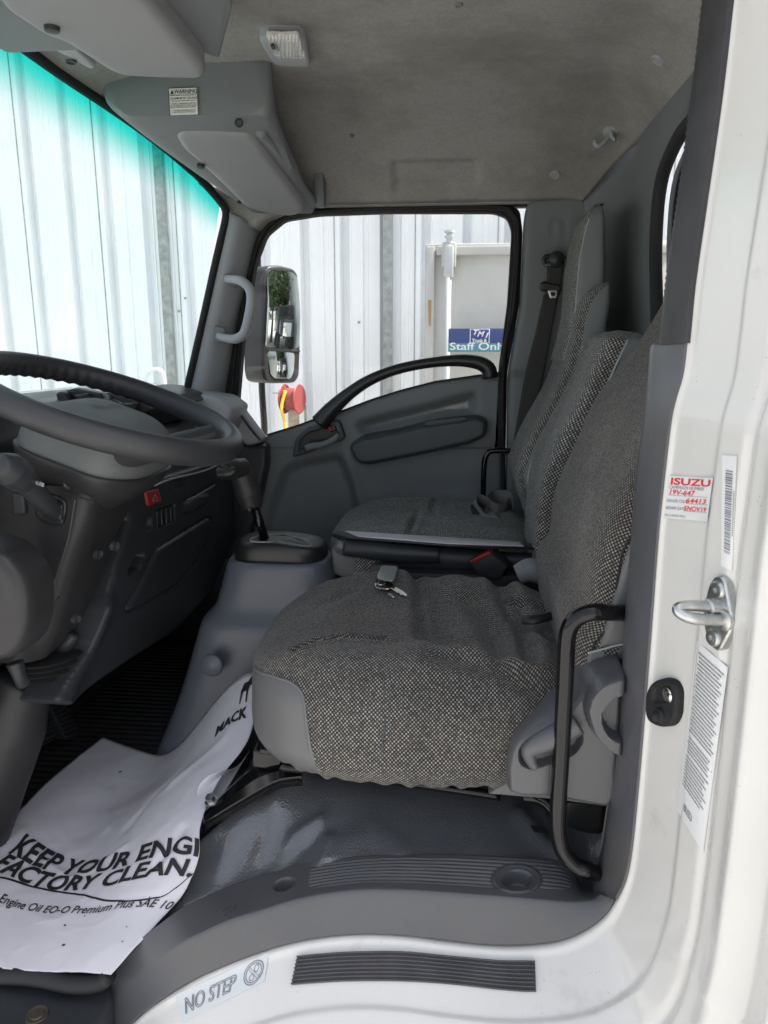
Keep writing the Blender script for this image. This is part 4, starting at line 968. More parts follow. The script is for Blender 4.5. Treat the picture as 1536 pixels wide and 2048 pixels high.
# ================================================================== steering column
sc_ = thing('steering_column', 'dark steering column shroud above a ribbed rubber boot', 'steering column', (-.72, 1.18, .95))
G = []
edge = [(212, 975, 1.06), (190, 1000, 1.065), (170, 1062, 1.07), (150, 1115, 1.075), (134, 1170, 1.08), (118, 1225, 1.085), (100, 1285, 1.09), (82, 1325, 1.10)]
ed3 = spl([P(u, v, y=y) for u, v, y in edge], 40)
for i, e in enumerate(ed3):
    t = i / 39.0
    wdt = lerp(.19, .12, t); dep = lerp(.235, .15, t)
    sec = rpoly([(e[0], e[1]), (e[0] - .012, e[1] + dep), (e[0] - wdt, e[1] + dep), (e[0] - wdt - .01, e[1] + .012 - .02 * t)], n=64, r=.035)
    # shallow step and groove on the near face
    row = []
    for a, b in sec:
        k = 0
        if t > .55: k = .008 * sst((t - .55) / .06) * math.exp(-((a - (e[0] - .045)) / .02) ** 2)
        row.append((a, b - k, e[2] + .18 * 0))
    G.append(row)
shr = grid('shroud', G, PLD2, sc_, closed=True, cap=True, sharp=60)
pk = rpoly([(70, 1010), (90, 985), (118, 994), (131, 1003), (132, 1020), (124, 1050), (108, 1052), (80, 1044), (68, 1030)], r=7, step=3)
relief('stalk_opening', pk, plane(y=1.062), (0, -1, 0), BLK, shr, step=3, edge=(.004, 4), thick=.01)
relief('stalk_socket', rpoly([(98, 1004), (124, 1010), (122, 1042), (104, 1040)], r=4, step=3), plane(y=1.055), (0, -1, 0), PLD2, shr, step=3, edge=(.004, 4), thick=.01)
for u, v in ((196, 1108), (229, 1092), (152, 1238)):
    p = P(u, v, y=1.13 if v < 1200 else 1.12); lathe('screw_recess', p, (1, -.25, -.25), [(.009, -.003), (.008, .004), (.005, .002), (0, .001)], PLD, shr, seg=14)
tube('shroud_slot', [P(118, 1194, y=1.062), P(100, 1235, y=1.07), P(81, 1274, y=1.072)], .0022, BLK, shr, seg=6, flat=None)
tube('shroud_joint', [P(u, v, y=1.058) for u, v in ((20, 958), (60, 966), (110, 980), (150, 992), (188, 1004))], .0016, BLK, shr, seg=6)
tube('shroud_joint', spl([P(150, 1000, y=1.062), P(138, 1070, y=1.064), P(120, 1130, y=1.068), P(100, 1190, y=1.07)], 30), .0012, PLG2, shr, seg=6)
relief('key_barrel_cover', rpoly([(22, 985), (48, 990), (50, 1030), (24, 1030)], r=5, step=3), plane(y=1.064), (0, -1, 0), PLD, shr, step=4, edge=(.004, 4), thick=.01)
# bellows and floor tube
bc = P(94, 1318, y=1.19); bc2 = P(88, 1352, y=1.19)
prof_ = []
for i in range(5): prof_ += [(.066 - i * .002, -i * .011), (.073 - i * .002, -i * .011 - .004), (.066 - i * .002, -i * .011 - .009)]
lathe('boot', A(bc[0], 1.19, bc[2] + .02), (0, 0, 1), prof_[::-1], RUB, sc_, seg=40, sharp=60)
low_ = [P(50, 1352, y=1.18), P(18, 1440, y=1.17), P(-14, 1540, y=1.15), P(-60, 1660, y=1.12)]
tube('floor_tube', low_, [.050, .070, .068, .072], PLD2, sc_, seg=32)
tube('tilt_lever', [P(30, 1325, y=1.05), P(38, 1350, y=1.05), P(46, 1366, y=1.06)], [.014, .011, .012], PLD, sc_)
tube('tilt_bracket', [P(112, 1312, y=1.20), P(132, 1290, y=1.19), P(148, 1268, y=1.19)], [.014, .016, .010], PLD, sc_)

# ================================================================== steering wheel
al = math.radians(19.7); O = A(-.582, 1.18, 1.757)
E1 = A(math.cos(al), 0, -math.sin(al)); E2 = A(0, 1, 0); EN = A(math.sin(al), 0, math.cos(al))
W = lambda a, b, h: O + E1 * a + E2 * b + EN * h
swt = thing('steering_wheel', 'large dark steering wheel with a textured grey centre pad', 'steering wheel', W(0, 0, -.09))
G = []
for t in np.linspace(0, 2 * math.pi, 241):
    row = []
    g = .5 * (1 - math.tanh((math.cos(t) + .15) * 6)) * .5 * (1 + math.sin(t * 60))     # finger grips on the forward half
    for q in np.linspace(0, 2 * math.pi, 28, endpoint=False):
        cr, ch = math.cos(q), math.sin(q)
        low = max(0, -ch * .6 - cr * .6)
        r = .21 + cr * (.0185) - (-low * 0)
        rr, hh = cr * .0185, ch * .0215
        s_ = 1 - .20 * g * low
        row.append(W(math.cos(t) * (.21 + rr * s_), math.sin(t) * (.21 + rr * s_), hh * s_))
    G.append(row)
grid('rim', G, WHEEL, swt, closed=True)
for a_ in (43, -43):
    c, s = math.cos(math.radians(a_)), math.sin(math.radians(a_))
    tube('spoke', [W(.06 * c, .07 * s, -.060), W(.11 * c, .12 * s, -.050), W(.16 * c, .165 * s, -.026), W(.205 * c, .205 * s, -.004)], [.030, .027, .024, .022], WHEEL, swt, seg=16, flat=(tuple(EN), .5))
# centre pad
G = []
base = rpoly([(-.095, -.125), (.07, -.130), (.105, -.07), (.105, .07), (.07, .130), (-.095, .125)], n=96, r=.06)
for k in np.linspace(0, 1, 22):
    ang = k * math.pi / 2
    sc = math.cos(ang) ** .62 if k < 1 else 0.0
    h = -.078 + .076 * math.sin(ang) ** .8
    G.append([W(a * sc, b * sc, h + .010 * (1 - (b / .13) ** 2) * sc * 0) for a, b in base])
pad = grid('centre_pad', [[W(a * 1.0, b * 1.0, -.092) for a, b in base]] + G, PAD, swt, closed=True, cap=True)
G = []
for k in np.linspace(0, 1, 14):
    sc = 1.04 - .45 * k ** 1.6; G.append([W(a * sc, b * sc, -.082 - .075 * k) for a, b in base])
grid('hub_cover', [[W(a * .9, b * .9, -.080) for a, b in base]] + G, PLD2, swt, closed=True, cap=True)
lathe('hub_screw', W(.02, -.118, -.112), (-.1, -1, -.25), [(.009, 0), (.008, .003), (.004, .0), (0, -.001)], BLK, swt, seg=14)
bf = lambda x, y: W(.0 - y * 1 - .01, x * 1.0, -.0395)
text('pad_emblem', [('ISUZU', -.036, -.010, .026, 0, .02, 'LEFT', 1.2)] + [('#', [(a, b), (c, b), (c, d), (a, d)], 0, 0, 0, 0, '') for a, b, c, d in ((-.044, -.016, .052, -.0148), (-.044, .0148, .052, .016), (-.044, -.016, -.0428, .016), (.0508, -.016, .052, .016))],
     lambda x, y: W(-.012 - y, x + .005, .0012), PLD, swt)

# stalk
stt = thing('wiper_stalk', 'black control stalk with a fat round end on the near side of the column', 'stalk', P(105, 1030, y=1.06))
tube('stalk_arm', [P(114, 1030, y=1.075), P(92, 1008, y=1.03), P(62, 975, y=.985), P(40, 955, y=.96)], [.013, .015, .0165, .018], PLD, stt, seg=20)
tube('stalk_knob', [P(46, 960, y=.965), P(30, 946, y=.945), P(10, 934, y=.925), P(-4, 928, y=.915)], [.0205, .0235, .0235, .016], PLD, stt, seg=24)
q = P(66, 966, y=.962)
text('lettering', [('PAUSE', 0, 0, .007, .2, .02, 'LEFT', .8)], lambda x, y: P(64 + x * 1500, 966 - y * 1500 + x * 500, y=.962), PLL, stt)

# ================================================================== gear console
gc = thing('gear_console', 'blue grey console tower with black shifter bezel on top', 'console', (-.43, 1.62, .93))
def csec(cx, cy_, hx, hy, r): return [(cx - hx, cy_ - hy), (cx + hx, cy_ - hy), (cx + hx, cy_ + hy), (cx - hx, cy_ + hy)]
G = []
cA = P(454, 1122, y=1.52); cB = P(664, 1134, y=1.52)
prof_ = [(1.372, -.026, .0), (1.378, -.008, 0), (1.372, .0, 0), (1.350, .004, 0), (1.30, .010, 0), (1.27, .016, 0), (1.25, .030, 0), (1.235, .040, 0), (1.20, .046, 0), (1.12, .058, 0), (1.03, .075, 0), (.90, .11, 0)]
zz = np.array([p[0] for p in prof_]); 
pf = spl([(p[1], p[0]) for p in prof_], 70)
cxm = -.405
for g_, z in pf:
    d = g_
    low = max(0, (1.37 - z))
    xl, xr = -.525 - d * .9 - low * .16, -.285 + d * 1.0 + low * .1
    y0, y1 = 1.535 - d * 1.0, 1.70 + d * .6
    G.append([(a, b, z) for a, b in rpoly([(xl, y0), (xr, y0), (xr, y1), (xl, y1)], n=80, r=.07)])
grid('tower', [[(cxm + (a - cxm) * .8, 1.615 + (b - 1.615) * .8, 1.355) for a, b, z in G[0]]] + G, PLB, gc, closed=True, cap=True)
G = []
for k in np.linspace(0, 1, 26):
    ang = k * math.pi / 2
    sc = lerp(1, .78, k) if k < .5 else .89 * (1 - ((k - .5) / .5) ** 3 * .75)
    h = 1.366 + .056 * math.sin(ang) ** .8
    sc = (1 - k ** 3.2) ** .42 if k < 1 else 0
    sc = max(sc, .0)
    G.append([(-.402 + (a + .402) * (.3 + .7 * sc if k < .999 else .3), 1.615 + (b - 1.615) * (.3 + .7 * sc), h - .10 * max(0, a + .40) * (k)) for a, b in rpoly([(-.512, 1.552), (-.297, 1.552), (-.297, 1.690), (-.512, 1.690)], n=80, r=.06)])
bz = grid('bezel', G, BLK, gc, closed=True, cap=True)
def bztop(u, v): return P(u, v, z=1.437)
relief('shift_plate', rpoly([(497, 1078), (520, 1068), (560, 1067), (604, 1076), (628, 1090), (622, 1096), (560, 1084), (500, 1083)], r=5, step=3), lambda u, v: P(u, v, z=1.4235 - .00012 * max(0, u - 500)), (0, 0, 1), PLG, gc, step=4, edge=(.002, 3), thick=.01)
tube('slot_trim', [P(u, v, z=1.4262 - .00012 * max(0, u - 500)) for u, v in ((500, 1080), (512, 1073), (540, 1070), (575, 1071), (606, 1079), (622, 1089), (612, 1093), (570, 1085), (515, 1084))], .0016, PLL, gc, closed=True, n=80, seg=6)
relief('shift_slot', rpoly([(502, 1079), (530, 1073), (570, 1073), (605, 1082), (618, 1090), (570, 1081), (510, 1082)], r=3, step=3), lambda u, v: P(u, v, z=1.4250 - .00012 * max(0, u - 500)), (0, 0, 1), BLK, gc, step=4, thick=.004)
lathe('side_knob', P(425, 1330, y=1.45), (-.1, -1, .1), [(.026, 0), (.025, .006), (.02, .010), (0, .011)], PLB, gc, seg=20)
lv = thing('gear_lever', 'grey gear selector lever rising from the black bezel', 'gear lever', P(528, 1078, y=1.60))
tube('lever_shaft', [P(530, 1079, y=1.60), P(518, 1040, y=1.60), P(504, 1000, y=1.60)], .0105, GLB, lv, smoothpath=False, n=6)
hb = [P(505, 1016, y=1.60), P(496, 985, y=1.60), P(484, 952, y=1.595), P(476, 934, y=1.59)]
tube('lever_grip', hb, [.022, .030, .028, .024], PLD2, lv, seg=20, flat=((0, 1, 0), .9))
tube('grip_head', [P(486, 935, y=1.59), P(466, 938, y=1.56), P(446, 944, y=1.53)], [.022, .023, .018], PLD2, lv, seg=20)
tube('release_button', [P(436, 946, y=1.53), P(462, 945, y=1.53), P(470, 940, y=1.535)], [.012, .012, .010], BLK, lv, seg=14)
lathe('grip_screw', P(500, 1019, y=1.575), (0, -1, 0), [(.005, 0), (.004, .002), (0, .001)], BLK, lv, seg=12)

# ================================================================== footwell mat, pedals
fm = thing('rubber_mat', 'black ribbed rubber mat in the dark driver footwell', 'floor mat', (-.6, 1.4, .92))
ys = np.arange(.885, 2.10, .0035); xs = np.linspace(-1.0, -.36, 60)
G = np.zeros((len(ys), len(xs), 3))
for i, y in enumerate(ys):
    rib = .0045 * (0.5 + .5 * math.tanh(4 * math.sin(y * 2 * math.pi / .022)))
    G[i, :, 0] = xs; G[i, :, 1] = y; G[i, :, 2] = .925 + rib * sst((xs + .97) / .02) * sst((-.40 - xs) / .02) * (1 if y > .90 else 0)
grid('ribbed_sheet', G, MAT_, fm, uv=False)
tube('raised_edge', [P(-60, 1948, z=.925), P(60, 1950, z=.93), P(150, 1966, z=.93), P(200, 1962, z=.935), P(218, 1950, z=.945)], .012, MAT_, fm, flat=((0, 1, 0), 1.4))
def pedal(name, q, x, n, label, loc):
    t = thing(name, label, 'pedal', P(*loc, x=x))
    q = rpoly(q, r=7, step=3)
    ax = A(q[:, 0].mean(), q[:, 1].mean())
    def f(vo):
        d = A(.42, .9); s = (vo - ax) @ d
        return .003 * np.tanh(3 * np.sin(s * 2 * math.pi / 9.0)) * sst(sdist(q, vo) / 6)
    relief('pedal_pad', q, plane(x=x), (1, 0, 0), RUB, t, feats=[f], step=2.2, edge=(.006, 4), thick=.02)
    return t
t = pedal('accelerator_pedal', [(88, 1378), (112, 1366), (162, 1462), (150, 1476), (134, 1482), (92, 1400)], -.86, 1, 'long ribbed accelerator pedal in the footwell', (125, 1470))
tube('pedal_arm', [P(120, 1420, x=-.87), P(110, 1370, x=-.93), P(100, 1330, x=-.98)], .012, GLB, t)
t = pedal('brake_pedal', [(62, 1430), (100, 1412), (116, 1450), (112, 1480), (70, 1500), (52, 1470)], -.87, 1, 'square brake pedal beside the column tube', (85, 1490))
tube('pedal_arm', [P(85, 1460, x=-.88), P(70, 1420, x=-.93), P(60, 1380, x=-.98)], .014, GLB, t)

# ================================================================== seats
def sgn_pow(x, e): return np.sign(x) * np.abs(x) ** e
def cushion(name, x0, x1, yc, hw, zb, ztop, parent, m, creases=(), bolst=.012, mplan=2.8, vinyl=None, seed=0, na=230, ns_=200, gather=.004, sidebulge=0, dish=.012, zfun=None, nz=.004):
    """closed cushion lofted along x; creases: (polyline xy, depth, width)"""
    xc, a = (x0 + x1) / 2, (x1 - x0) / 2
    xi = np.sin(np.linspace(-1, 1, ns_) * math.pi / 2 * .999)
    xi = np.sign(xi) * np.abs(xi) ** .85
    th = np.linspace(0, 2 * math.pi, na, endpoint=False) - math.pi / 2        # starts at the bottom, goes to the near side
    cy_s = -sgn_pow(np.cos(th), 2 / 4.2); sz = sgn_pow(np.sin(th), 2 / 3.2)
    zc, hh = (zb + ztop) / 2, (ztop - zb) / 2
    X = xc + xi * a
    w = np.clip(1 - np.abs(xi) ** mplan, 0, 1) ** (1 / mplan); h = np.clip(1 - np.abs(xi) ** 4.5, 0, 1) ** (1 / 4.5)
    G = np.zeros((ns_, na, 3))
    G[:, :, 0] = X[:, None]; G[:, :, 1] = yc + hw * w[:, None] * cy_s[None]; G[:, :, 2] = zc + hh * h[:, None] * sz[None]
    V = G.reshape(-1, 3); top = np.clip((V[:, 2] - zc) / hh, 0, 1); tm = sst((top - .55) / .4)
    dyn = (V[:, 1] - (yc - hw)); dyf = ((yc + hw) - V[:, 1])
    V[:, 2] += tm * (bolst * (np.exp(-((dyn - .075) / .05) ** 2) + np.exp(-((dyf - .075) / .05) ** 2)) - dish * np.exp(-((V[:, 1] - yc) / .13) ** 2) * sst((V[:, 0] - x0) / .2))
    if zfun is not None: V[:, 2] += tm * zfun(V)
    for ln, dep, wd in creases:
        d = ldist(ln, V[:, :2]); V[:, 2] -= tm * 1.7 * (dep * np.exp(-(d / wd) ** 2) - .45 * dep * np.exp(-((d - 2.2 * wd) / (1.2 * wd)) ** 2))
    side = 1 - tm
    n1 = fbm(V * 7 + seed, seed, 3)
    V[:, 2] += tm * nz * n1
    q = V[:, 2] - zb
    V[:, 1] += side * np.where(V[:, 1] < yc, -1, 1) * (.006 * fbm(V * 8 + 5, seed + 4, 2) + sidebulge * np.exp(-((q - .06) / .05) ** 2))
    lowm = np.exp(-(np.clip(q, 0, 1) / .035) ** 2)
    V[:, 1] += side * lowm * gather * np.sin(V[:, 0] * 2 * math.pi / .028 + 2 * np.sin(V[:, 0] * 31)) * np.where(V[:, 1] < yc, 1, 0)
    V[:, 2] += side * lowm * gather * .8 * np.sin(V[:, 0] * 2 * math.pi / .041 + 1)
    G = V.reshape(ns_, na, 3)
    at = {'vinyl': vinyl(V)} if vinyl is not None else {'vinyl': np.full(len(V), -1.0)}
    return grid(name, G, m, parent, closed=True, cap=True, attr=at), G

def px_top(l, z=1.395): return [P(u, v, z=z)[:2] for u, v in l]
ds = thing('tweed_driver_seat', 'black and white tweed driver seat with a grey vinyl corner nearest the open door', 'seat', (-.05, 1.2, 1.13))
cr = [(px_top([(590, 1306), (640, 1287), (700, 1279), (770, 1287)]), .006, .006),
      (px_top([(822, 1130), (838, 1180), (842, 1230), (848, 1290)]), .006, .010),
      (px_top([(850, 1165), (880, 1200), (875, 1250), (900, 1290)]), .010, .028),
      (px_top([(985, 1150), (1010, 1205), (1045, 1250), (1060, 1330)]), .009, .012),
      (px_top([(1000, 1150), (1060, 1240), (1110, 1275)]), .007, .010),
      (px_top([(940, 1200), (990, 1260), (1000, 1320)]), .007, .022),
      (px_top([(1030, 1200), (1100, 1210)]), .007, .012),
      (px_top([(560, 1240), (700, 1190)]), .002, .012), (px_top([(880, 1330), (1000, 1345), (1130, 1370)]), .006, .016),
      (px_top([(700, 1150), (790, 1128)]), -.004, .015)]
vp_px = [(478, 1342), (500, 1352), (545, 1366), (578, 1378), (600, 1400), (612, 1450), (622, 1500), (640, 1548), (620, 1600), (440, 1600), (430, 1345)]
vp_y = [1.07, 1.02, .97, .95, .94, .93, .93, .93, .93, .95, 1.09]
vp = np.array([P(u, v, y=y)[[0, 2]] for (u, v), y in zip(vp_px, vp_y)])
def vfun(V):
    d = sdist(vp, V[:, [0, 2]]); return np.where(V[:, 1] < 1.19, d, -.1)
# seams running down the near side
cush, CG = cushion('cushion', -.335, .235, 1.195, .275, 1.205, 1.402, ds, FAB_N, creases=cr, vinyl=vfun, seed=3, gather=.005, sidebulge=.010, ns_=260, na=300, bolst=.016, dish=.014,
                  zfun=lambda V: -.006 * np.exp(-((V[:, 0] - .09) / .06) ** 2) + .004 * np.exp(-((V[:, 0] + .16) / .08) ** 2))
# piping round the vinyl corner, laid on the cushion
def near_on(G, x, z):
    V = G.reshape(-1, 3); m = V[:, 1] < 1.19; d = (V[:, 0] - x) ** 2 + (V[:, 2] - z) ** 2; d[~m] = 9; return V[np.argmin(d)]
sm = spl([near_on(CG, *P(u, v, y=.945)[[0, 2]]) + A(0, -.0005, 0) for u, v in []] + [near_on(CG, *q) + A(0, -.0005, 0) for q in vp[0:8]], 60)
tube('corner_seam', sm, .0022, VINS, ds, seg=6, smoothpath=False)
sd2 = spl([near_on(CG, *P(u, v, y=.93)[[0, 2]]) + A(0, .0002, 0) for u, v in ((762, 1330), (766, 1380), (768, 1440), (766, 1500), (768, 1550))], 60)
tube('side_seam', sd2, .0010, PLG2, ds, seg=6, smoothpath=False)

def backrest(name, secs, yn, yf, parent, m, nring=120, n=120, band=.028, pw=3.6, seed=0, thick=None, tilt=0.0, wob=.003, fold=()):
    """secs: (z, xfront, xback, yn, yf) from bottom to top; section is a superellipse whose near flank turns to vinyl past the band"""
    S = spl([(z, a, b, c, d) for z, a, b, c, d in secs], n)
    th = np.linspace(0, 2 * math.pi, nring, endpoint=False)
    G = np.zeros((n, nring, 3)); vin = np.zeros((n, nring))
    for i, (z, xf, xb, c, d) in enumerate(S):
        cx, hx, cyy, hy = (xf + xb) / 2, (xb - xf) / 2, (c + d) / 2, (d - c) / 2
        ex = sgn_pow(np.cos(th), 2 / pw); ey = sgn_pow(np.sin(th), 2 / pw)
        X = cx - hx * ex; Y = cyy - hy * ey
        front = np.clip(ex, 0, 1)
        # side bolsters stand forward of the middle
        X += front * .018 * (1 - np.abs((Y - cyy) / hy) ** 2.2) * min(1, hy / .2)
        G[i, :, 0] = X; G[i, :, 1] = Y; G[i, :, 2] = z - tilt * (X - xf)
        vin[i] = hx * (1 - ex) - band
    V = G.reshape(-1, 3); V += (wob * fbm(V * 9, seed, 3))[:, None] * A(1, .4, 0)
    return grid(name, V.reshape(n, nring, 3), m, parent, closed=True, cap=True, attr={'vinyl': vin.ravel()}), V.reshape(n, nring, 3)
def sx(u, v, y): p = P(u, v, y=y); return p[0], p[2]
# driver backrest: silhouette on its far side
sil = [(1168, 1330), (1140, 1250), (1100, 1160), (1083, 1100), (1082, 1050), (1090, 985), (1106, 935), (1136, 878), (1184, 800), (1236, 735), (1290, 668), (1345, 596), (1395, 520), (1425, 440), (1440, 380)]
secs = []
for i, (u, v) in enumerate(sil):
    yr = [1.00, 1.15, 1.36, 1.43, 1.44, 1.44, 1.44, 1.43, 1.42, 1.41, 1.40, 1.36, 1.32, 1.30, 1.28][i]
    x, z = sx(u, v, yr)
    secs.append((z, x))
secs = sorted(secs)
# the lowest points follow the cushion line; use a clean spine instead
zs = np.array([s[0] for s in secs]); xs_ = np.array([s[1] for s in secs])
spine = [(1.33, .170), (1.40, .158), (1.47, .152)] + [(z, x) for z, x in secs if z > 1.50]
drv = []
for z, x in spine:
    t = (z - 1.33) / .9
    hyw = .255 if z < 1.95 else .255 - (z - 1.95) * .35
    x = x - .014 * float(sst((z - 1.66) / .12))
    drv.append((z, x - .006, x + .135, 1.195 - hyw, 1.195 + hyw))
db, DG = backrest('backrest', drv, 0, 0, ds, FAB_N, band=.078, nring=200, n=200, tilt=.25, seed=5, wob=.002)
def ring_line(G, off, near=True, i0=0, i1=None):
    out = []
    for r in G[i0:i1]:
        m = r[:, 1] < r[:, 1].mean() if near else r[:, 1] > r[:, 1].mean()
        q = r[m]; tgt = r[:, 0].min() + off; s = q[:, 1].min() if near else q[:, 1].max()
        k = np.argmin(np.abs(q[:, 0] - tgt) + 3 * np.maximum(0, np.abs(q[:, 1] - s) - .03)); out.append(q[k])
    return np.array(out)
tube('bolster_seam', spl(ring_line(DG, .030)[::8], 90) + A(.0, -.000, 0), .0016, RUB, ds, seg=6, smoothpath=False)
tube('hem_stitch', spl(PL([(1176, 1306), (1200, 1300), (1228, 1292), (1256, 1286)], y=.938), 30), .0016, PIPE, ds, seg=6, smoothpath=False)
relief('side_skirt', rpoly([(1178, 1304), (1205, 1297), (1262, 1284), (1262, 1322), (1220, 1322), (1196, 1330), (1180, 1342), (1170, 1350)], r=5, step=4), plane(y=.94), (0, -1, 0), VINS, ds, step=4, edge=(.006, 6), thick=.02)
relief('side_vinyl', rpoly([(1290, 1020), (1262, 1085), (1242, 1145), (1226, 1205), (1214, 1250), (1196, 1300), (1280, 1290), (1300, 1100)], r=6, step=4), plane(y=.936), (0, -1, 0), VINS, ds, step=5, edge=(.01, 12), thick=.03)
# recliner cover
cov = rpoly([(1014, 1580), (1012, 1530), (1020, 1490), (1036, 1466), (1080, 1440), (1130, 1412), (1152, 1390), (1162, 1362), (1186, 1338), (1225, 1325), (1244, 1322), (1232, 1590), (1214, 1612), (1180, 1604), (1100, 1590), (1040, 1588)], r=14, step=4)
ringo = rpoly([(1160, 1400), (1168, 1366), (1192, 1340), (1230, 1327), (1310, 1327), (1310, 1500), (1236, 1496), (1206, 1480), (1176, 1450)], r=26, step=4)
ringi = rpoly([(1190, 1420), (1196, 1390), (1214, 1372), (1234, 1364), (1310, 1362), (1310, 1466), (1236, 1462), (1208, 1450)], r=22, step=4)
pock = rpoly([(1036, 1520), (1034, 1492), (1046, 1476), (1100, 1450), (1150, 1430), (1168, 1470), (1150, 1500), (1100, 1520), (1060, 1532)], r=14, step=4)
relief('recliner_cover', cov, plane(y=.915), (0, -1, 0), PLW, ds, feats=[(ringo, .026, 9), (ringi, -.022, 8), (pock, -.014, 8)], step=4, off=.012, edge=(.024, 12), thick=.05)
tube('recliner_lever', PL([(1156, 1448), (1110, 1474), (1072, 1492), (1058, 1506), (1066, 1530), (1074, 1534)], y=.893), [.015, .016, .0165, .014, .009, .005], PLW, ds, seg=18, flat=((0, 1, 0), .75))
relief('lower_skirt', rpoly([(975, 1590), (1012, 1560), (1030, 1580), (1100, 1588), (1220, 1608), (1220, 1616), (1100, 1600)], r=4, step=4), plane(y=.955), (0, -1, 0), VINS, ds, step=4, edge=(.006, 5), thick=.03)
tube('recliner_rod', PL([(1172, 1400), (1186, 1360), (1210, 1334), (1245, 1316), (1280, 1310)], y=.945), .006, BLK, ds, seg=8)
# rails and front bracket
rl = [P(505, 1500, y=1.02), P(612, 1516, y=1.02), P(606, 1550, y=1.02), P(504, 1536, y=1.02)]
hull8('slide_rail', rl, [q + A(0, .06, 0) for q in rl], GLB, ds, bev=.004)
rl = [P(520, 1498, y=1.01), P(560, 1503, y=1.01), P(560, 1512, y=1.01), P(518, 1508, y=1.01)]
hull8('rail_lip', rl, [q + A(0, .05, 0) for q in rl], GLB, ds, bev=.002)
tube('rail_edge', PL([(560, 1532), (640, 1541), (760, 1556), (1000, 1592)], y=1.0), .008, GLB, ds, seg=8)
G = []
bl = spl(PL([(403, 1642), (440, 1600), (478, 1560), (505, 1540), (560, 1538), (604, 1546)], y=1.04), 40); br_ = spl(PL([(407, 1646), (450, 1618), (500, 1588), (528, 1572), (560, 1558), (604, 1552)], y=1.00), 40)
for i, (a, b) in enumerate(zip(bl, br_)):
    G.append([a + A(0, .05, -.01), a, lerp(a, b, .25) + A(0, 0, .008), lerp(a, b, .5) + A(0, -.004, .002), lerp(a, b, .75) + A(0, 0, .008), b, b + A(0, .0, -.016)])
grid('front_bracket', G, GLB, ds, thick=.003, sharp=35)
b0 = P(424, 1604, y=1.03)
lathe('bracket_bolt', b0, (-.2, -.3, 1), [(.012, 0), (.012, .003), (.008, .004), (.008, .013), (.0, .014)], STEEL, ds, seg=6, sharp=20)
tube('release_bar', PL([(1046, 1592), (1075, 1596), (1098, 1612), (1112, 1640), (1122, 1654)], y=.97), [.010, .010, .012, .008], GLB, ds, seg=10)
hull8('rear_mount', PL([(1130, 1600), (1215, 1606), (1205, 1700), (1120, 1670)], y=1.02), PL([(1130, 1600), (1215, 1606), (1205, 1700), (1120, 1670)], y=1.12), BLK, ds, bev=.01)

# bench seat: passenger and middle places
bs = thing('bench_seat', 'grey tweed two place bench seat by the passenger door with split backrests', 'seat', (-.05, 1.85, 1.13))
crb = [(px_top([(875, 984), (866, 1000), (868, 1012)], 1.44), .005, .008), (px_top([(833, 1035), (822, 1060), (818, 1080)], 1.42), .006, .007), (px_top([(690, 1050), (780, 1012), (900, 1002)], 1.42), .003, .03)]
cb_, BG = cushion('cushion', -.315, .20, 1.86, .295, 1.26, 1.432, bs, FAB_F, creases=crb, seed=9, bolst=.006, mplan=3.0, dish=.006, vinyl=lambda V: (1.352 + .03 * (V[:, 0] + .1)) - V[:, 2], gather=0)
def leanx(z, k=0): return None
# middle backrest (lower)
ms = []
for (un, vn, uf, vf) in ((1073, 1060, 1052, 1030), (1079, 1018, 1047, 968), (1100, 940, 1056, 927), (1140, 868, 1080, 862), (1187, 800, 1112, 800), (1221, 718, 1141, 739), (1236, 668, 1161, 692)):
    a = P(un, vn, y=1.50); b = P(uf, vf, y=1.76); ms.append(((a[2] + b[2]) / 2, min(a[0], b[0] + .01)))
msec = [(1.36, .16, .26, 1.505, 1.775)] + [(z, x - .01, x + .085, 1.505, 1.775) for z, x in ms if z > 1.42]
zt_, xt_ = msec[-1][0], msec[-1][1]
msec += [(zt_ + .012, xt_ + .015, xt_ + .10, 1.525, 1.755), (zt_ + .020, xt_ + .035, xt_ + .085, 1.555, 1.725)]
mb, MG = backrest('middle_backrest', msec, 0, 0, bs, FAB_F, band=.044, n=90, nring=140, tilt=.12, seed=8, pw=4.5, wob=.001)
tube('middle_piping', spl(ring_line(MG, .044, i1=-6)[::6], 70) + A(0, -.001, 0), .0022, PIPE, bs, seg=6, smoothpath=False)
# passenger backrest with shoulder and narrower head part
def pz(u, v, y): p = P(u, v, y=y); return p[2], p[0]
pl_ = [(1050, 1060), (1035, 1010), (1012, 935), (1016, 900), (1040, 845), (1068, 795), (1090, 750), (1108, 690), (1124, 640)]
psec = []
for u, v in pl_:
    z, x = pz(u, v, 2.06); psec.append((z, x, P(1224, v, y=1.80)[0] if v < 760 else x + .115, 1.80, 2.10))
psec = sorted(psec)
z, x = psec[-1][0], psec[-1][1]
for (u, v, un) in ((1150, 605, 1224), (1176, 580, 1224)):
    pass
xs1 = P(1155, 625, y=1.80); xt1 = P(1222, 566, y=1.80)
XQ = lambda u, v: P(u, v, y=1.80)
psec = [q for q in psec if q[0] < XQ(1150, 655)[2]]
for (uf, v, ub) in ((1143, 650, 1222), (1148, 628, 1225), (1155, 610, 1227), (1165, 593, 1228), (1178, 579, 1228), (1194, 569, 1227), (1208, 564, 1225)):
    q, q2 = XQ(uf, v), XQ(ub, v); k = max(0, (600 - v) / 36); psec.append((q[2], q[0], max(q2[0], q[0] + .012), 1.80 + .012 * k, 2.10 - .02 * k))
pb, PG = backrest('passenger_backrest', psec, 0, 0, bs, FAB_F, band=.030, n=150, nring=140, seed=12, pw=5.5, tilt=0, wob=.001)
tube('passenger_piping', spl(ring_line(PG, .030, i0=6, i1=-30)[::6], 80) + A(0, -.001, 0), .0020, PIPE, bs, seg=6, smoothpath=False)
hsec = []
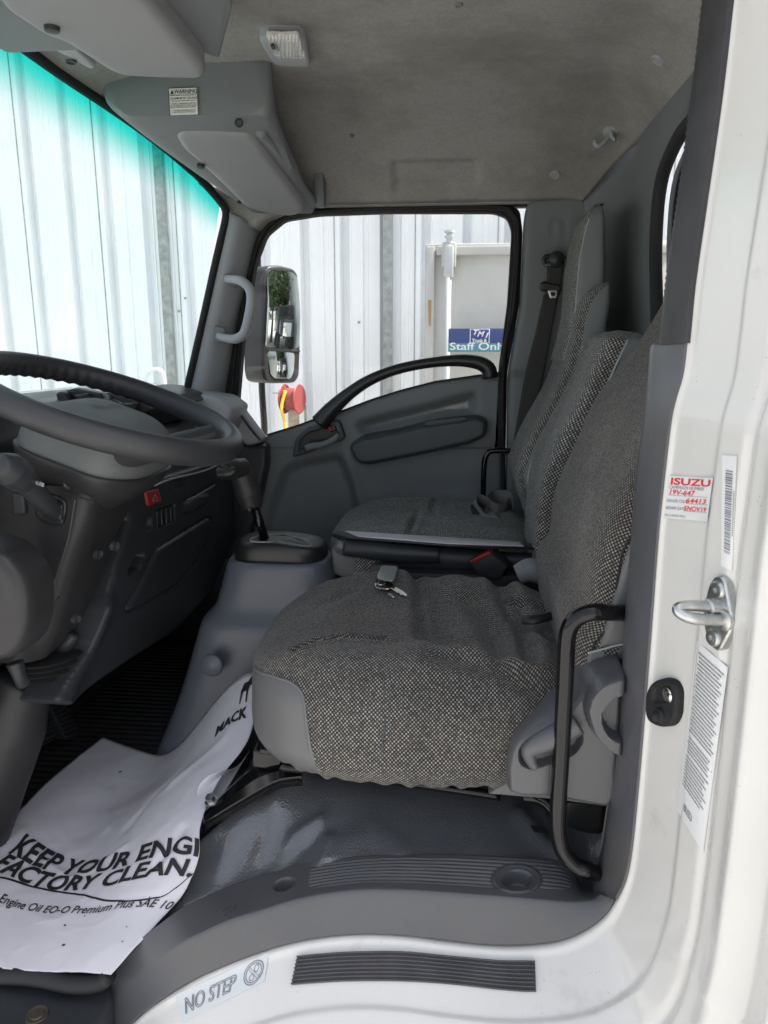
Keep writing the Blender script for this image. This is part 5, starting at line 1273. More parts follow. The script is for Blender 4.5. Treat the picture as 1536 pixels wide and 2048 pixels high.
for (uf_, v, ub, y0, y1) in ((1100, 720, 1200, 1.86, 2.07), (1112, 680, 1206, 1.86, 2.07), (1121, 640, 1212, 1.86, 2.07), (1126, 590, 1215, 1.86, 2.07), (1130, 540, 1215, 1.86, 2.07), (1139, 490, 1214, 1.86, 2.07), (1149, 456, 1213, 1.862, 2.068), (1156, 442, 1212, 1.868, 2.062), (1165, 431, 1209, 1.878, 2.052), (1176, 424, 1204, 1.895, 2.035), (1186, 421, 1198, 1.91, 2.02)):
    a = P(uf_, v, y=2.0); b = P(ub, v, y=1.86); hsec.append((a[2], a[0], max(b[0], a[0] + .012), y0, y1))
hsec = sorted(hsec)
hb_, HG = backrest('headrest', hsec, 0, 0, pb, FAB_F, band=.012, n=110, nring=120, seed=15, pw=5.5, tilt=0, wob=.001)
tube('headrest_piping', spl(ring_line(HG, .008, i0=14, i1=-24)[::5], 60) + A(0, -.0008, 0), .0016, PIPE, pb, seg=6, smoothpath=False)
hull8('bench_base', PL([(662, 1098), (690, 1112), (860, 1120), (860, 1200), (664, 1150)], y=1.60), [q + A(0, .5, 0) for q in PL([(662, 1098), (690, 1112), (860, 1120), (860, 1200), (664, 1150)], y=1.60)], VINS, bs, bev=.008)

# loose belt and buckle lying on the bench
lb_ = thing('lap_belt', 'curled grey lap belt with its black buckle lying on the bench seat', 'seat belt', P(985, 1020, y=1.95))
def ribbon(name, path, wdir, wd, m, parent, n=60, th=.002):
    p = spl(path, n); wv = np.array(wdir, float)
    if wv.ndim == 1: wv = np.repeat(wv[None], n, 0)
    else: wv = resample(wv, n)
    G = [[q - w_ / 2 * wd, q, q + w_ / 2 * wd] for q, w_ in zip(p, wv / np.linalg.norm(wv, axis=1)[:, None])]
    o = grid(name, G, m, parent, thick=th); return o
zz0 = 1.452
ribbon('webbing', [P(1026, 1010, y=1.96), P(1020, 1000, y=2.00), P(1002, 995, y=2.03), P(985, 998, y=2.02), P(975, 1008, y=1.96), P(990, 1022, y=1.92), P(1010, 1022, y=1.94), P(1018, 1010, y=1.99)], (0, .25, 1), .044, WEBG, lb_)
ribbon('webbing', [P(975, 1008, y=1.93), P(958, 1000, y=1.93), P(948, 1003, y=1.92), P(950, 1018, y=1.90), P(962, 1035, y=1.88), P(975, 1042, y=1.87)], (.3, -.6, .9), .042, WEBG, lb_)
bu = [P(940, 1014, y=1.88), P(952, 1020, y=1.88), P(968, 1036, y=1.88), P(962, 1044, y=1.88), P(948, 1040, y=1.88)]
hull8('buckle', bu, [q + A(0, .03, .004) for q in bu], BLK, lb_, bev=.004)
bu = [P(962, 1036, y=1.86), P(990, 1030, y=1.86), P(1004, 1040, y=1.86), P(996, 1046, y=1.86), P(968, 1044, y=1.86)]
hull8('buckle_case', bu, [q + A(0, .03, .003) for q in bu], PLG, lb_, bev=.003)

# parking brake, clipboard, near buckle
hbk = thing('parking_brake', 'dark grey parking brake handle between the driver seat and the bench', 'parking brake', P(860, 1110, y=1.53))
tube('brake_grip', [P(690, 1094, y=1.54), P(740, 1099, y=1.535), P(800, 1106, y=1.53), P(880, 1110, y=1.53)], [.020, .023, .022, .018], PLD, hbk, seg=20)
tube('brake_arm', [P(800, 1106, y=1.55), P(900, 1118, y=1.55), P(1000, 1122, y=1.55), P(1080, 1124, y=1.55)], [.030, .026, .018, .016], PLD, hbk, seg=18, flat=((0, 0, 1), 1.2))
tube('release_knob', [P(676, 1090, y=1.54), P(692, 1093, y=1.54)], [.009, .010], PLG, hbk, seg=14, smoothpath=False, n=3)
box('brake_console', (.02, 1.55, 1.30), (.42, .09, .16), PLD2, hbk, bev=.02)
cbd = thing('clipboard', 'thin clipboard with papers lying level on the parking brake', 'clipboard', P(880, 1080, y=1.55))
cq = [P(660, 1065, y=1.60), P(690, 1077, y=1.52), P(900, 1094, y=1.49), P(1076, 1100, y=1.52), P(1064, 1090, y=1.60)]
c_n = A(0, 0, 1)
def slab3(name, q, t, m, parent, bev=.001): return hull8(name, q, [p + A(0, 0, t) for p in q], m, parent, bev=bev, seg=1)
slab3('board', cq, .004, BLK, cbd)
ce = sum(cq) / 5
slab3('paper_stack', [ce + (p - ce) * .86 + A(.0, .0, .0045) for p in cq], .003, PAPER, cbd, .0005)
tube('clip', [P(666, 1069, y=1.585), P(684, 1075, y=1.56), P(702, 1079, y=1.55)], [.005, .007, .004], BLK, cbd, seg=10)
nbk = thing('belt_buckle', 'dark grey belt buckle with a red press button beside the clipboard', 'buckle', P(975, 1125, y=1.50))
q4 = [P(938, 1124, y=1.49), P(982, 1106, y=1.49), P(1016, 1134, y=1.49), P(1000, 1160, y=1.49), P(960, 1160, y=1.49)]
hull8('buckle_body', q4, [q + A(.01, .03, .004) for q in q4], PLD2, nbk, bev=.005)
q4 = [P(938, 1122, y=1.487), P(978, 1103, y=1.487), P(984, 1109, y=1.487), P(944, 1128, y=1.487)]
hull8('press_button', q4, [q + A(.005, .026, .0) for q in q4], mat('bright_red_plastic', (.26, .015, .02), .4), nbk, bev=.002)
tube('anchor_sleeve', [P(1035, 1150, y=1.40), P(1060, 1140, y=1.40), P(1088, 1148, y=1.40), P(1104, 1170, y=1.40)], [.020, .024, .024, .018], PLG, nbk, seg=16)
sp_ = thing('seat_strap', 'thin black strap tab lying at the back of the driver cushion', 'strap', P(1080, 1235, z=1.40))
ribbon('strap_end', [P(1044, 1240, z=1.405), P(1068, 1240, z=1.410), P(1096, 1234, z=1.412), P(1118, 1226, z=1.410), P(1128, 1232, z=1.40)], (0, .6, .5), .016, BLK, sp_, th=.003)

# ignition key and fob on the driver cushion
ky = thing('ignition_key', 'worn metal key on a clear tag lying on the driver seat cushion', 'key', P(785, 1170, z=1.405))
def oncush(u, v, up=.0):
    V = CG.reshape(-1, 3); V = V[V[:, 2] > 1.34]
    d = ray(u, v); d = d / np.linalg.norm(d); q = V - EYE; t = q @ d; r = np.linalg.norm(q - t[:, None] * d, axis=1)
    m = r < r.min() + .004; k = np.where(m)[0][np.argmin(t[m])]; return V[k] + A(0, 0, up)
def flat_on(name, poly, m, parent, up, th, holes=()):
    p0 = oncush(*np.mean(np.array(poly), 0)) + A(0, 0, up)
    pts = [P(u, v, z=p0[2]) for u, v in poly]
    b = bmesh.new(); vs = [b.verts.new(Vector([float(c) for c in q])) for q in pts]; f = b.faces.new(vs)
    r = bmesh.ops.extrude_face_region(b, geom=[f]); bmesh.ops.translate(b, vec=(0, 0, th), verts=[e for e in r['geom'] if isinstance(e, bmesh.types.BMVert)])
    bmesh.ops.recalc_face_normals(b, faces=b.faces)
    bmesh.ops.bevel(b, geom=b.edges[:], offset=th * .25, segments=1, affect='EDGES')
    me = bpy.data.meshes.new(name); b.to_mesh(me); b.free(); o = link(me, name, m, parent, False); return o
flat_on('key_bow', rpoly([(748, 1172), (752, 1166), (770, 1163), (784, 1168), (788, 1174), (782, 1179), (766, 1180), (752, 1178)], r=4, step=3), NICK, ky, .004, .0028)
flat_on('key_blade', [(779, 1176), (786, 1172), (806, 1184), (815, 1191), (813, 1194), (806, 1191), (802, 1192), (797, 1187), (793, 1187), (790, 1183)], NICK, ky, .004, .0022)
flat_on('spare_key', [(764, 1168), (771, 1165), (778, 1182), (790, 1196), (786, 1198), (780, 1192), (774, 1186)], NICK, ky, .002, .0018)
flat_on('key_tag', rpoly([(760, 1138), (764, 1134), (792, 1136), (796, 1140), (790, 1160), (785, 1165), (756, 1160), (753, 1156)], r=4, step=3), mat('clear_fob', (.22, .24, .24), .08, coat=1), ky, .004, .004)
p0 = oncush(775, 1150)[2] + .0085
for (u, v, u2) in ((770, 1142, 789), (768, 1147, 787), (766, 1152, 782)):
    raw('tag_print', [P(u, v, z=p0), P(u2, v + 1, z=p0), P(u2, v + 3, z=p0), P(u, v + 2, z=p0)], [(0, 1, 2, 3)], STK, ky)
rz_ = oncush(768, 1165)
tube('split_ring', [P(762 + 9 * math.cos(a), 1163 + 7 * math.sin(a), z=rz_[2] + .009 + .004 * math.sin(a)) for a in np.linspace(0, 2 * math.pi, 12, endpoint=False)], .0011, CHROME, ky, closed=True, n=40, seg=6)

# ================================================================== black entry bars
nb_ = thing('entry_grab_bar', 'glossy black bent tube grab bar beside the driver seat', 'grab bar', P(1125, 1500, y=.88))
yb = .885
tube('bar', [P(1290, 1228, y=.955), P(1245, 1226, y=.935), P(1215, 1225, y=.90)] + PL([(1190, 1224), (1160, 1232), (1141, 1252), (1134, 1282), (1130, 1360), (1123, 1500), (1116, 1620), (1117, 1670), (1127, 1704), (1150, 1730), (1175, 1741)], y=yb) + [P(1195, 1746, y=.90), P(1225, 1748, y=.93)], .0112, GLB, nb_, n=160, seg=20)
fb_ = thing('entry_grab_bar', 'thin black bent grab bar by the passenger door edge', 'grab bar', P(968, 950, y=2.08))
tube('bar', PL([(966, 1010), (967, 960), (969, 925), (974, 909), (986, 902), (1030, 902)], y=2.08), .0080, GLB, fb_, n=60, seg=14)

# ================================================================== vinyl covered platform
vf = thing('vinyl_floor', 'glossy grey vinyl covered platform under the driver seat', 'floor covering', (-.05, 1.1, 1.0))
xs = np.linspace(-.60, .42, 230); ysv = np.linspace(.90, 1.62, 150)
XX, YY = np.meshgrid(xs, ysv); V = np.stack([XX.ravel(), YY.ravel()], 1)
Tq = spl([P(u, v, y=.945 - .058 * float(sst((470 - u) / 200))) for u, v in [(1187, 1772), (1160, 1755), (1128, 1726), (1000, 1713), (900, 1709), (800, 1708), (740, 1711), (615, 1727), (547, 1744), (456, 1773), (387, 1804), (342, 1831), (273, 1886)]], 100)[::-1]
tz = np.interp(V[:, 0], Tq[:, 0], Tq[:, 2])
base = lerp(tz - .004, 1.150, sst((V[:, 1] - .935) / .16)) - .03 * sst((.945 - V[:, 1]) / .04)
edgex = -.395 - .16 * sst((1.06 - V[:, 1]) / .12)
z = base - .20 * sst((edgex - V[:, 0] + .07) / .13) ** 1.0
wr_ = [(PL([(520, 1640), (560, 1590), (600, 1570)], z=1.13), .008, .018), (PL([(590, 1650), (640, 1640), (655, 1665), (640, 1700), (600, 1705)], z=1.12), .010, .014),
       (PL([(440, 1650), (480, 1620), (540, 1610)], z=1.12), .010, .02), (PL([(680, 1680), (740, 1660), (800, 1690)], z=1.12), .006, .025), (PL([(1040, 1650), (1090, 1690), (1150, 1720)], z=1.12), .009, .015),
       (PL([(560, 1690), (600, 1660), (650, 1650)], z=1.12), -.006, .014)]
for ln, dp, wd in wr_:
    d = ldist([q[:2] for q in ln], V); z = z + 1.0 * dp * np.exp(-(d / wd) ** 2)
z = z + .007 * fbm(V * 7, 21, 2) * sst((V[:, 1] - .93) / .05)
G = np.stack([V[:, 0], V[:, 1], z], 1).reshape(len(ysv), len(xs), 3)
grid('vinyl_sheet', G, VINF, vf, uv=False)
raw('cut_out', [P(1060, 1650, z=1.16), P(1092, 1655, z=1.155), P(1100, 1668, z=1.15), P(1068, 1664, z=1.155)], [(0, 1, 2, 3)], BLK, vf)

# near seat belt webbing behind the pillar trim
nsb = thing('seat_belt', 'brown grey belt webbing going down behind the near pillar trim', 'seat belt', P(1215, 1650, y=.93))
strap('webbing', [(1232, 1540), (1216, 1600), (1206, 1660), (1197, 1722)], [(1262, 1545), (1252, 1600), (1242, 1660), (1224, 1726)], WEBG, nsb, .925)

# ================================================================== door aperture: white body, grey trims
C0px = [(1496, -220), (1478, -110), (1460, 0), (1447, 115), (1433, 228), (1408, 400), (1384, 570), (1375, 660), (1365, 745), (1350, 800), (1340, 850), (1325, 981), (1316, 1069), (1303, 1244), (1293, 1372), (1281, 1519), (1266, 1677), (1256, 1740), (1240, 1785), (1212, 1830), (1172, 1862), (1120, 1884), (1050, 1893), (980, 1893), (890, 1884), (800, 1873), (700, 1871), (592, 1886), (501, 1913), (410, 1950), (319, 2004), (264, 2048), (190, 2120), (120, 2200)]
def yC0(u, v): return .85
C0 = spl([P(u, v, y=yC0(u, v)) for u, v in C0px], 420)
T2 = np.gradient(C0, axis=0)[:, [0, 2]]; T2 /= np.linalg.norm(T2, axis=1)[:, None]
N2 = np.stack([-T2[:, 1], T2[:, 0]], 1)                  # outward in the X-Z plane
if N2[50, 0] < 0: N2 = -N2
for _ in range(12): N2[1:-1] = (N2[:-2] + N2[1:-1] * 2 + N2[2:]) / 4
wS = np.clip((-N2[:, 1] - .2) / .7, 0, 1)                # 0 on the pillar, 1 on the sill
aa = lerp(.36, .62, wS)[:, None]; bb = lerp(.93, .78, wS)[:, None]
OUT = np.stack([N2[:, 0], np.zeros(len(N2)), N2[:, 1]], 1) * aa + A(0, -1, 0) * bb
OUT /= np.linalg.norm(OUT, axis=1)[:, None]
TT = np.stack([T2[:, 0], np.zeros(len(T2)), T2[:, 1]], 1)
NR = np.cross(TT, OUT); NR /= np.linalg.norm(NR, axis=1)[:, None]
if (NR[50] @ (EYE - C0[50])) < 0: NR = -NR
dd = np.concatenate([[-.03, -.012, -.004], np.linspace(0, .30, 110)])
def prof_h(d, ws):
    h = .0035 * np.exp(-((d - .006) / .005) ** 2)
    h += .004 * sst((d - .078) / .010) + .003 * sst((d - .134) / .006) - .0045 * np.exp(-((d - .128) / .006) ** 2)
    h += .010 * np.exp(-((d - .175) / .012) ** 2) - .008 * np.exp(-((d - .205) / .010) ** 2) + .012 * np.exp(-((d - .24) / .012) ** 2)
    return h
G = []
for i in range(len(C0)):
    row = []
    for d in dd:
        bend = -max(0, d - .15) ** 2 * 1.6 * 1
        if d < 0: row.append(C0[i] + OUT[i] * d + NR[i] * d * .6)
        else: row.append(C0[i] + OUT[i] * d + NR[i] * (prof_h(d, wS[i]) + bend * lerp(1.0, 1.4, wS[i])))
    G.append(row)
dfm = thing('door_frame', 'white painted door aperture with sill around the near side of the cab', 'door frame', (.2, .75, .8))
GA = np.array(G)
grid('body_panel', G, WHITE, dfm, uv=False)
def onjamb(u, v, lift=.0):
    """point of the white aperture surface under the pixel, and its normal"""
    V = GA[:, 3:, :].reshape(-1, 3); d = ray(u, v); d = d / np.linalg.norm(d); q = V - EYE; t = q @ d
    r = np.linalg.norm(q - t[:, None] * d, axis=1); k = int(np.argmin(r)); i, j = divmod(k, GA.shape[1] - 3)
    n_ = NR[i]; t_ = ((V[k] - EYE) @ n_) / (d @ n_); return EYE + d * t_ + n_ * lift, n_
def facet(u0, v0):
    """flat chart of the aperture surface around a pixel"""
    p0, n_ = onjamb(u0, v0)
    def f(u, v, o=0.0):
        d = ray(u, v); t = ((p0 + n_ * o - EYE) @ n_) / (d @ n_); return EYE + d * t
    return f, n_, p0
# outer skin, so the body has thickness from the side
e = GA[:, -1, :]
G = [[p, p + A(.0, -.02, -.0) + N3 * .03, p + A(0, .05, 0) + N3 * .10, p + A(0, .08, 0) + N3 * .5] for p, N3 in zip(e, np.stack([N2[:, 0], 0 * N2[:, 0], N2[:, 1]], 1))]
grid('outer_skin', G, WHITE, dfm, uv=False)

# grey pillar trim and the black weatherstrip above it
LBpx = [(1306, 686), (1300, 696), (1296, 740), (1291, 800), (1285, 850), (1272, 948), (1263, 1069), (1252, 1210), (1244, 1340), (1236, 1450), (1224, 1567), (1212, 1640), (1204, 1692), (1194, 1730), (1187, 1771)]
RBpx = [(1374, 676), (1373, 684), (1366, 745), (1350, 800), (1340, 850), (1325, 981), (1316, 1069), (1303, 1244), (1293, 1372), (1281, 1519), (1272, 1620), (1266, 1677), (1256, 1740), (1244, 1776), (1230, 1797)]
La = spl([P(u, v, y=.925) for u, v in LBpx], 120); Rb = spl([P(u, v, y=.842) for u, v in RBpx], 120)
def strip(La, Rb, mid, bulge, n1=7, n2=16, back=.03):
    G = []
    for a, b in zip(La, Rb):
        k = lerp(a, b, mid) + A(-1, -1, 0) / 1.414 * bulge
        row = [a + A(.02, back, 0)]
        for t in np.linspace(0, 1, n1): row.append(lerp(a, k, t) + A(-1, 0, 0) * .0015 * math.sin(t * math.pi))
        for t in np.linspace(0, 1, n2)[1:]: row.append(lerp(k, b, t) + A(-.7, -.7, 0) * .003 * math.sin(t * math.pi))
        row.append(b + A(.012, .006, 0)); G.append(row)
    return np.array(G)
ptm = thing('pillar_trim', 'warm grey plastic trim strip on the near door pillar', 'trim', (.2, .88, 1.1))
SG = strip(La, Rb, .26, .010)
SG = np.concatenate([[lerp(SG[0], SG[0] + A(.03, .03, 0), 1)], SG])
grid('trim_cover', SG, PLW, ptm, uv=False)
for u, v in ((1340, 752),):
    pass
LWpx = [(1440, -200), (1422, -100), (1406, 0), (1395, 95), (1383, 191), (1364, 342), (1348, 450), (1337, 524), (1328, 600), (1319, 690)]
RWpx = [(1494, -220), (1477, -110), (1460, 0), (1447, 115), (1433, 228), (1408, 400), (1395, 490), (1384, 570), (1378, 630), (1373, 686)]
La = spl([P(u, v, y=.900) for u, v in LWpx], 170); Rb = spl([P(u, v, y=.838) for u, v in RWpx], 170)
wsn = thing('weatherstrip', 'black rubber door weatherstrip above the grey pillar trim', 'weatherstrip', (.3, .87, 1.9))
SG = strip(La, Rb, .30, .012)
for i in range(len(SG)): SG[i, 1:4] += A(-1, 0, 0) * .0012 * math.sin(i * 2.2)
grid('rubber_strip', SG, mat('worn_rubber', (.032, .030, .033), .5, bump=.3, bscale=300, var=.25, vscale=30), wsn, uv=False)

# grey sill trim: top with ribbed tread and cups, rounded edge, front face
Tpx = [(1187, 1772), (1160, 1762), (1150, 1740), (1128, 1726), (1090, 1719), (1000, 1713), (900, 1709), (800, 1708), (740, 1711), (680, 1717), (615, 1727), (547, 1744), (500, 1758), (456, 1773), (387, 1804), (342, 1831), (273, 1886), (219, 1950), (169, 2046), (120, 2140)]
Rpx = [(1200, 1788), (1186, 1797), (1150, 1803), (1110, 1803), (1060, 1799), (980, 1793), (900, 1787), (820, 1782), (750, 1780), (700, 1782), (640, 1790), (580, 1803), (520, 1822), (456, 1841), (400, 1868), (365, 1887), (296, 1937), (228, 1996), (190, 2055), (140, 2150)]
Bpx = [(1229, 1799), (1212, 1828), (1172, 1860), (1120, 1882), (1050, 1891), (980, 1891), (900, 1883), (820, 1873), (750, 1869), (700, 1870), (640, 1876), (585, 1886), (530, 1902), (470, 1924), (420, 1945), (375, 1966), (319, 2002), (264, 2046), (220, 2100), (150, 2190)]
n_ = 620
Ts = spl([P(u, v, y=.945 - .058 * float(sst((470 - u) / 200))) for u, v in Tpx], n_); Rs = spl([P(u, v, y=.866) for u, v in Rpx], n_); Bs = spl([P(u, v, y=.847) for u, v in Bpx], n_)
ppx = []
nT, nF = 64, 22
Gp = np.zeros((n_, nT + nF + 4, 3))
for i in range(n_):
    T_, R__, B_ = Ts[i], Rs[i], Bs[i]
    row = [T_ + A(0, .004, -.03)]
    cur = []
    for t in np.linspace(0, 1, nT): cur.append(lerp(T_, R__, t))
    for t in np.linspace(0, 1, nF + 1)[1:]: cur.append(lerp(R__, B_, t) + A(0, -.6, .8) * 0)
    cur = np.array(cur)
    # round the ridge
    k = cur.copy()
    for _ in range(7): k[1:-1] = (k[:-2] + k[1:-1] * 2 + k[2:]) / 4
    cur[nT - 16:] = k[nT - 16:]; 
    row += list(cur) + [B_ + A(0, .012, -.004)] + [B_ + A(0, .03, -.01)]
    Gp[i, :len(row)] = row
    Gp[i, len(row):] = row[-1]
# relief on top, worked out in the photograph's layout of the tread and put into the surface
def px(p):
    q = np.asarray(p) - EYE; d = q @ FW; return np.stack([768 + FOC * (q @ RT) / d, 1024 - FOC * (q @ UP) / d], -1)
flatV = Gp.reshape(-1, 3); UV_ = px(flatV)
tread = rpoly([(612, 1776), (620, 1735), (650, 1723), (740, 1714), (900, 1713), (1050, 1718), (1100, 1722), (1128, 1738), (1146, 1768), (1142, 1778), (1060, 1782), (960, 1776), (850, 1768), (760, 1764), (690, 1770), (640, 1776)], r=12, step=6)
inside = sst(sdist(tread, UV_) / 2.5)
ti = np.tile(np.arange(Gp.shape[1]), n_)
vpos = np.clip((ti - 1) / nT, 0, 1)
cup = A(1034, 1757); rc = np.sqrt(((UV_[:, 0] - cup[0]) / 1.0) ** 2 + ((UV_[:, 1] - cup[1]) / .62) ** 2)
cup2 = A(569, 1768); dq = UV_ - cup2; rc2 = np.sqrt(((dq[:, 0] * .93 - dq[:, 1] * .36) / 1.0) ** 2 + ((dq[:, 0] * .36 + dq[:, 1] * .93) / .55) ** 2)
plain = sst((rc - 50) / 5)
rib = .0022 * (.5 + .5 * np.tanh(3 * np.sin(vpos * 2 * math.pi * 11))) * inside * plain - .0012 * inside
hz_ = rib + .0018 * np.exp(-((rc - 44) / 4) ** 2)
topm = (ti <= nT + 1)
hz_ = hz_ * topm - .021 * sst((33 - rc) / 11) * topm - .024 * sst((24 - rc2) / 9) * topm
flatV[:, 2] += hz_
stm = thing('sill_trim', 'grey plastic sill trim with ribbed tread and two round cups', 'sill trim', (-.1, .88, 1.05))
grid('sill_cover', flatV.reshape(Gp.shape), PLW, stm, uv=False)
# lower front corner piece with its screw
lp_ = rpoly([(-90, 1930), (0, 1936), (90, 1944), (160, 1948), (205, 1948), (222, 1952), (226, 2000), (196, 2060), (150, 2130), (-90, 2130)], r=10, step=6)
relief('corner_piece', lp_, plane(z=.905), (0, 0, 1), PLD, stm, step=8, edge=(.012, 12), thick=.05, feats=[lambda vo: .004 * fbm(vo / 60, 2, 2)])
lathe('trim_screw', P(74, 2030, z=.906), (0, 0, 1), [(.016, 0), (.015, .002), (.010, .001), (.009, .003), (.0, .003)], mat('rusty_screw', (.10, .085, .07), .45, .6), stm, seg=18)

# adhesive step pad on the white sill
spd = thing('step_pad', 'dark grey ribbed rubber step pad stuck on the white sill', 'step pad', onjamb(830, 1945)[0])
top_ = [(598, 1912), (640, 1908), (700, 1904), (800, 1903), (900, 1912), (1000, 1921), (1070, 1922), (1080, 1930)]
bot_ = [(586, 1970), (640, 1966), (700, 1963), (800, 1963), (900, 1969), (1000, 1980), (1070, 1984), (1082, 1974)]
tc_ = spl(top_, 150); bc_ = spl(bot_, 150); G = []
def sillpt(u, v):
    return onjamb(u, v)
Pa = [sillpt(*q) for q in tc_[::6]]; Pb = [sillpt(*q) for q in bc_[::6]]
pa = spl([q[0] for q in Pa], 150); pb = spl([q[0] for q in Pb], 150); na_ = spl([q[1] for q in Pa], 150)
for i in range(150):
    row = [pa[i] - na_[i] * .004]; jit = .0012 * random.uniform(-1, 1)
    for t in np.linspace(0, 1, 60):
        h = .0042 + .0016 * math.tanh(3 * math.sin(t * 2 * math.pi * 7.5))
        row.append(lerp(pa[i], pb[i], t) + na_[i] * h)
    row.append(pb[i] - na_[i] * .004); row = np.array(row)
    if i in (0, 149): row[:, 0] += jit
    G.append(row)
G = [list(np.array(G[0]) - na_[0] * .006)] + G + [list(np.array(G[-1]) - na_[-1] * .006)]
grid('pad_strip', G, mat('worn_step_rubber', (.075, .073, .078), .6, bump=.4, bscale=240, var=.2, vscale=25), spd, uv=False)

# NO STEP sticker
def jamb_text(name, label, cat, quad, parts, inks, sheet, lift=.0012, clear=False):
    """quad: pixel corners lower-left, lower-right, upper-right, upper-left; chart is the unit square"""
    q = [onjamb(*c)[0] for c in quad]; nn = onjamb(*np.mean(np.array(quad), 0))[1]
    qa = np.array(quad, float); NG = 9; GG = np.zeros((NG, NG, 3))
    for i_ in range(NG):
        for j_ in range(NG):
            x_, y_ = j_ / (NG - 1), i_ / (NG - 1)
            c_ = qa[0] * (1 - x_) * (1 - y_) + qa[1] * x_ * (1 - y_) + qa[2] * x_ * y_ + qa[3] * (1 - x_) * y_
            GG[i_, j_] = onjamb(*c_)[0]
    for _ in range(3):
        GG[1:-1] = (GG[:-2] + 2 * GG[1:-1] + GG[2:]) / 4; GG[:, 1:-1] = (GG[:, :-2] + 2 * GG[:, 1:-1] + GG[:, 2:]) / 4
    def gint(x, y):
        X_, Y_ = min(max(x, 0), 1) * (NG - 1), min(max(y, 0), 1) * (NG - 1); i, j = min(int(Y_), NG - 2), min(int(X_), NG - 2); a, b = Y_ - i, X_ - j
        return GG[i, j] * (1 - a) * (1 - b) + GG[i, j + 1] * (1 - a) * b + GG[i + 1, j] * a * (1 - b) + GG[i + 1, j + 1] * a * b
    t = thing(name, label, cat, q[0])
    f = lambda x, y, o=0: gint(x, y) + nn * (lift + o)
    grid('sticker_sheet', [[f(a, b) for a in np.linspace(0, 1, 17)] for b in np.linspace(0, 1, 17)], sheet, t, uv=False)
    for k, (pp_, m) in enumerate(zip(parts, inks)):
        if pp_: text('lettering', pp_, lambda x, y: f(x, y, .0006), m, t)
    return t, f
Q = [(366, 2046), (530, 1962), (538, 1905), (352, 1990)]
cir = []
def ringpoly(cx_, cy_, rx, ry, w_, n=40, a0=0, a1=2 * math.pi):
    out = []
    for i in range(n):
        a, b = lerp(a0, a1, i / n), lerp(a0, a1, (i + 1) / n)
        out.append(('#', [(cx_ + rx * math.cos(a), cy_ + ry * math.sin(a)), (cx_ + rx * math.cos(b), cy_ + ry * math.sin(b)), (cx_ + (rx - w_) * math.cos(b), cy_ + (ry - w_ * ry / rx) * math.sin(b)), (cx_ + (rx - w_) * math.cos(a), cy_ + (ry - w_ * ry / rx) * math.sin(a))], 0, 0, 0, 0, ''))
    return out
# outlined capitals: stroke letters drawn as thin double lines
def stroke(pts, w_, asp=3.0):
    out = []
    for (x0, y0), (x1, y1) in zip(pts[:-1], pts[1:]):
        x0, x1 = x0 * asp, x1 * asp
        d = A(x1 - x0, y1 - y0); L = np.linalg.norm(d) + 1e-9; n = A(-d[1], d[0]) / L * w_ / 2
        out.append(('#', [(a_ / asp, b_) for a_, b_ in ((x0 - n[0], y0 - n[1]), (x1 - n[0], y1 - n[1]), (x1 + n[0], y1 + n[1]), (x0 + n[0], y0 + n[1]))], 0, 0, 0, 0, ''))
    return out
def outline_text(s, x, y, size, shear, bold, sq, wln):
    """letter outlines as thin strips"""
    c = bpy.data.curves.new('tmp', 'FONT'); c.body = s; c.size = size; c.shear = shear; c.offset = bold * size; c.resolution_u = 3; c.fill_mode = 'NONE'
    o = bpy.data.objects.new('tmp', c); COL.objects.link(o); bpy.context.view_layer.update()
    me = bpy.data.meshes.new_from_object(o.evaluated_get(bpy.context.evaluated_depsgraph_get()))
    out = []
    for e in me.edges:
        a, b = me.vertices[e.vertices[0]].co, me.vertices[e.vertices[1]].co
        out += stroke([(a.x * sq + x, a.y + y), (b.x * sq + x, b.y + y)], wln)
    bpy.data.objects.remove(o); bpy.data.curves.remove(c); bpy.data.meshes.remove(me)
    return out
pts_ = outline_text('NO STEP', .05, .24, .74, .30, .012, .20, .028)
pts_ += ringpoly(.855, .50, .115, .42, .010) + ringpoly(.855, .50, .092, .34, .008)
pts_ += stroke([(.79, .72), (.91, .20)], .012) + stroke([(.80, .78), (.93, .26)], .010)
pts_ += ringpoly(.885, .62, .028, .15, .006, 20) + ringpoly(.835, .36, .03, .12, .006, 20)
jamb_text('step_sticker', 'clear NO STEP sticker with a crossed footprint on the white sill', 'sticker', Q, [pts_], [INKG], STKC)
# campaign sticker
Q = [(1329, 1036), (1416, 1043), (1428, 956), (1340, 951)]
p1 = [('ISUZU', .05, .80, .22, 0, .025, 'LEFT', 1.52)]
p2 = [('CAMPAIGN NUMBER', .04, .70, .105, 0, 0, 'LEFT', .82), ('DEALER CODE', .03, .385, .10, 0, 0, 'LEFT', .72), ('REPAIR DATE', .03, .215, .10, 0, 0, 'LEFT', .76), ('P/N 2-90039-790-0', .03, .05, .075, 0, 0, 'LEFT', .80)]
for (x0_, x1_, yy) in ((.05, .95, .545), (.48, .98, .375), (.45, .97, .20)): p2.append(('#', [(x0_, yy), (x1_, yy), (x1_, yy + .008), (x0_, yy + .008)], 0, 0, 0, 0, ''))
p3 = [('19V-647', .04, .565, .165, .15, .02, 'LEFT', 1.05), ('64413', .46, .395, .155, .1, .02, 'LEFT', 1.2), ('5NOV19', .44, .215, .15, .1, .02, 'LEFT', .92)]
jamb_text('campaign_sticker', 'small white sticker with red ISUZU heading and handwritten red numbers', 'sticker', Q, [p1, p2, p3], [INKR, INKG, PEN], STK)
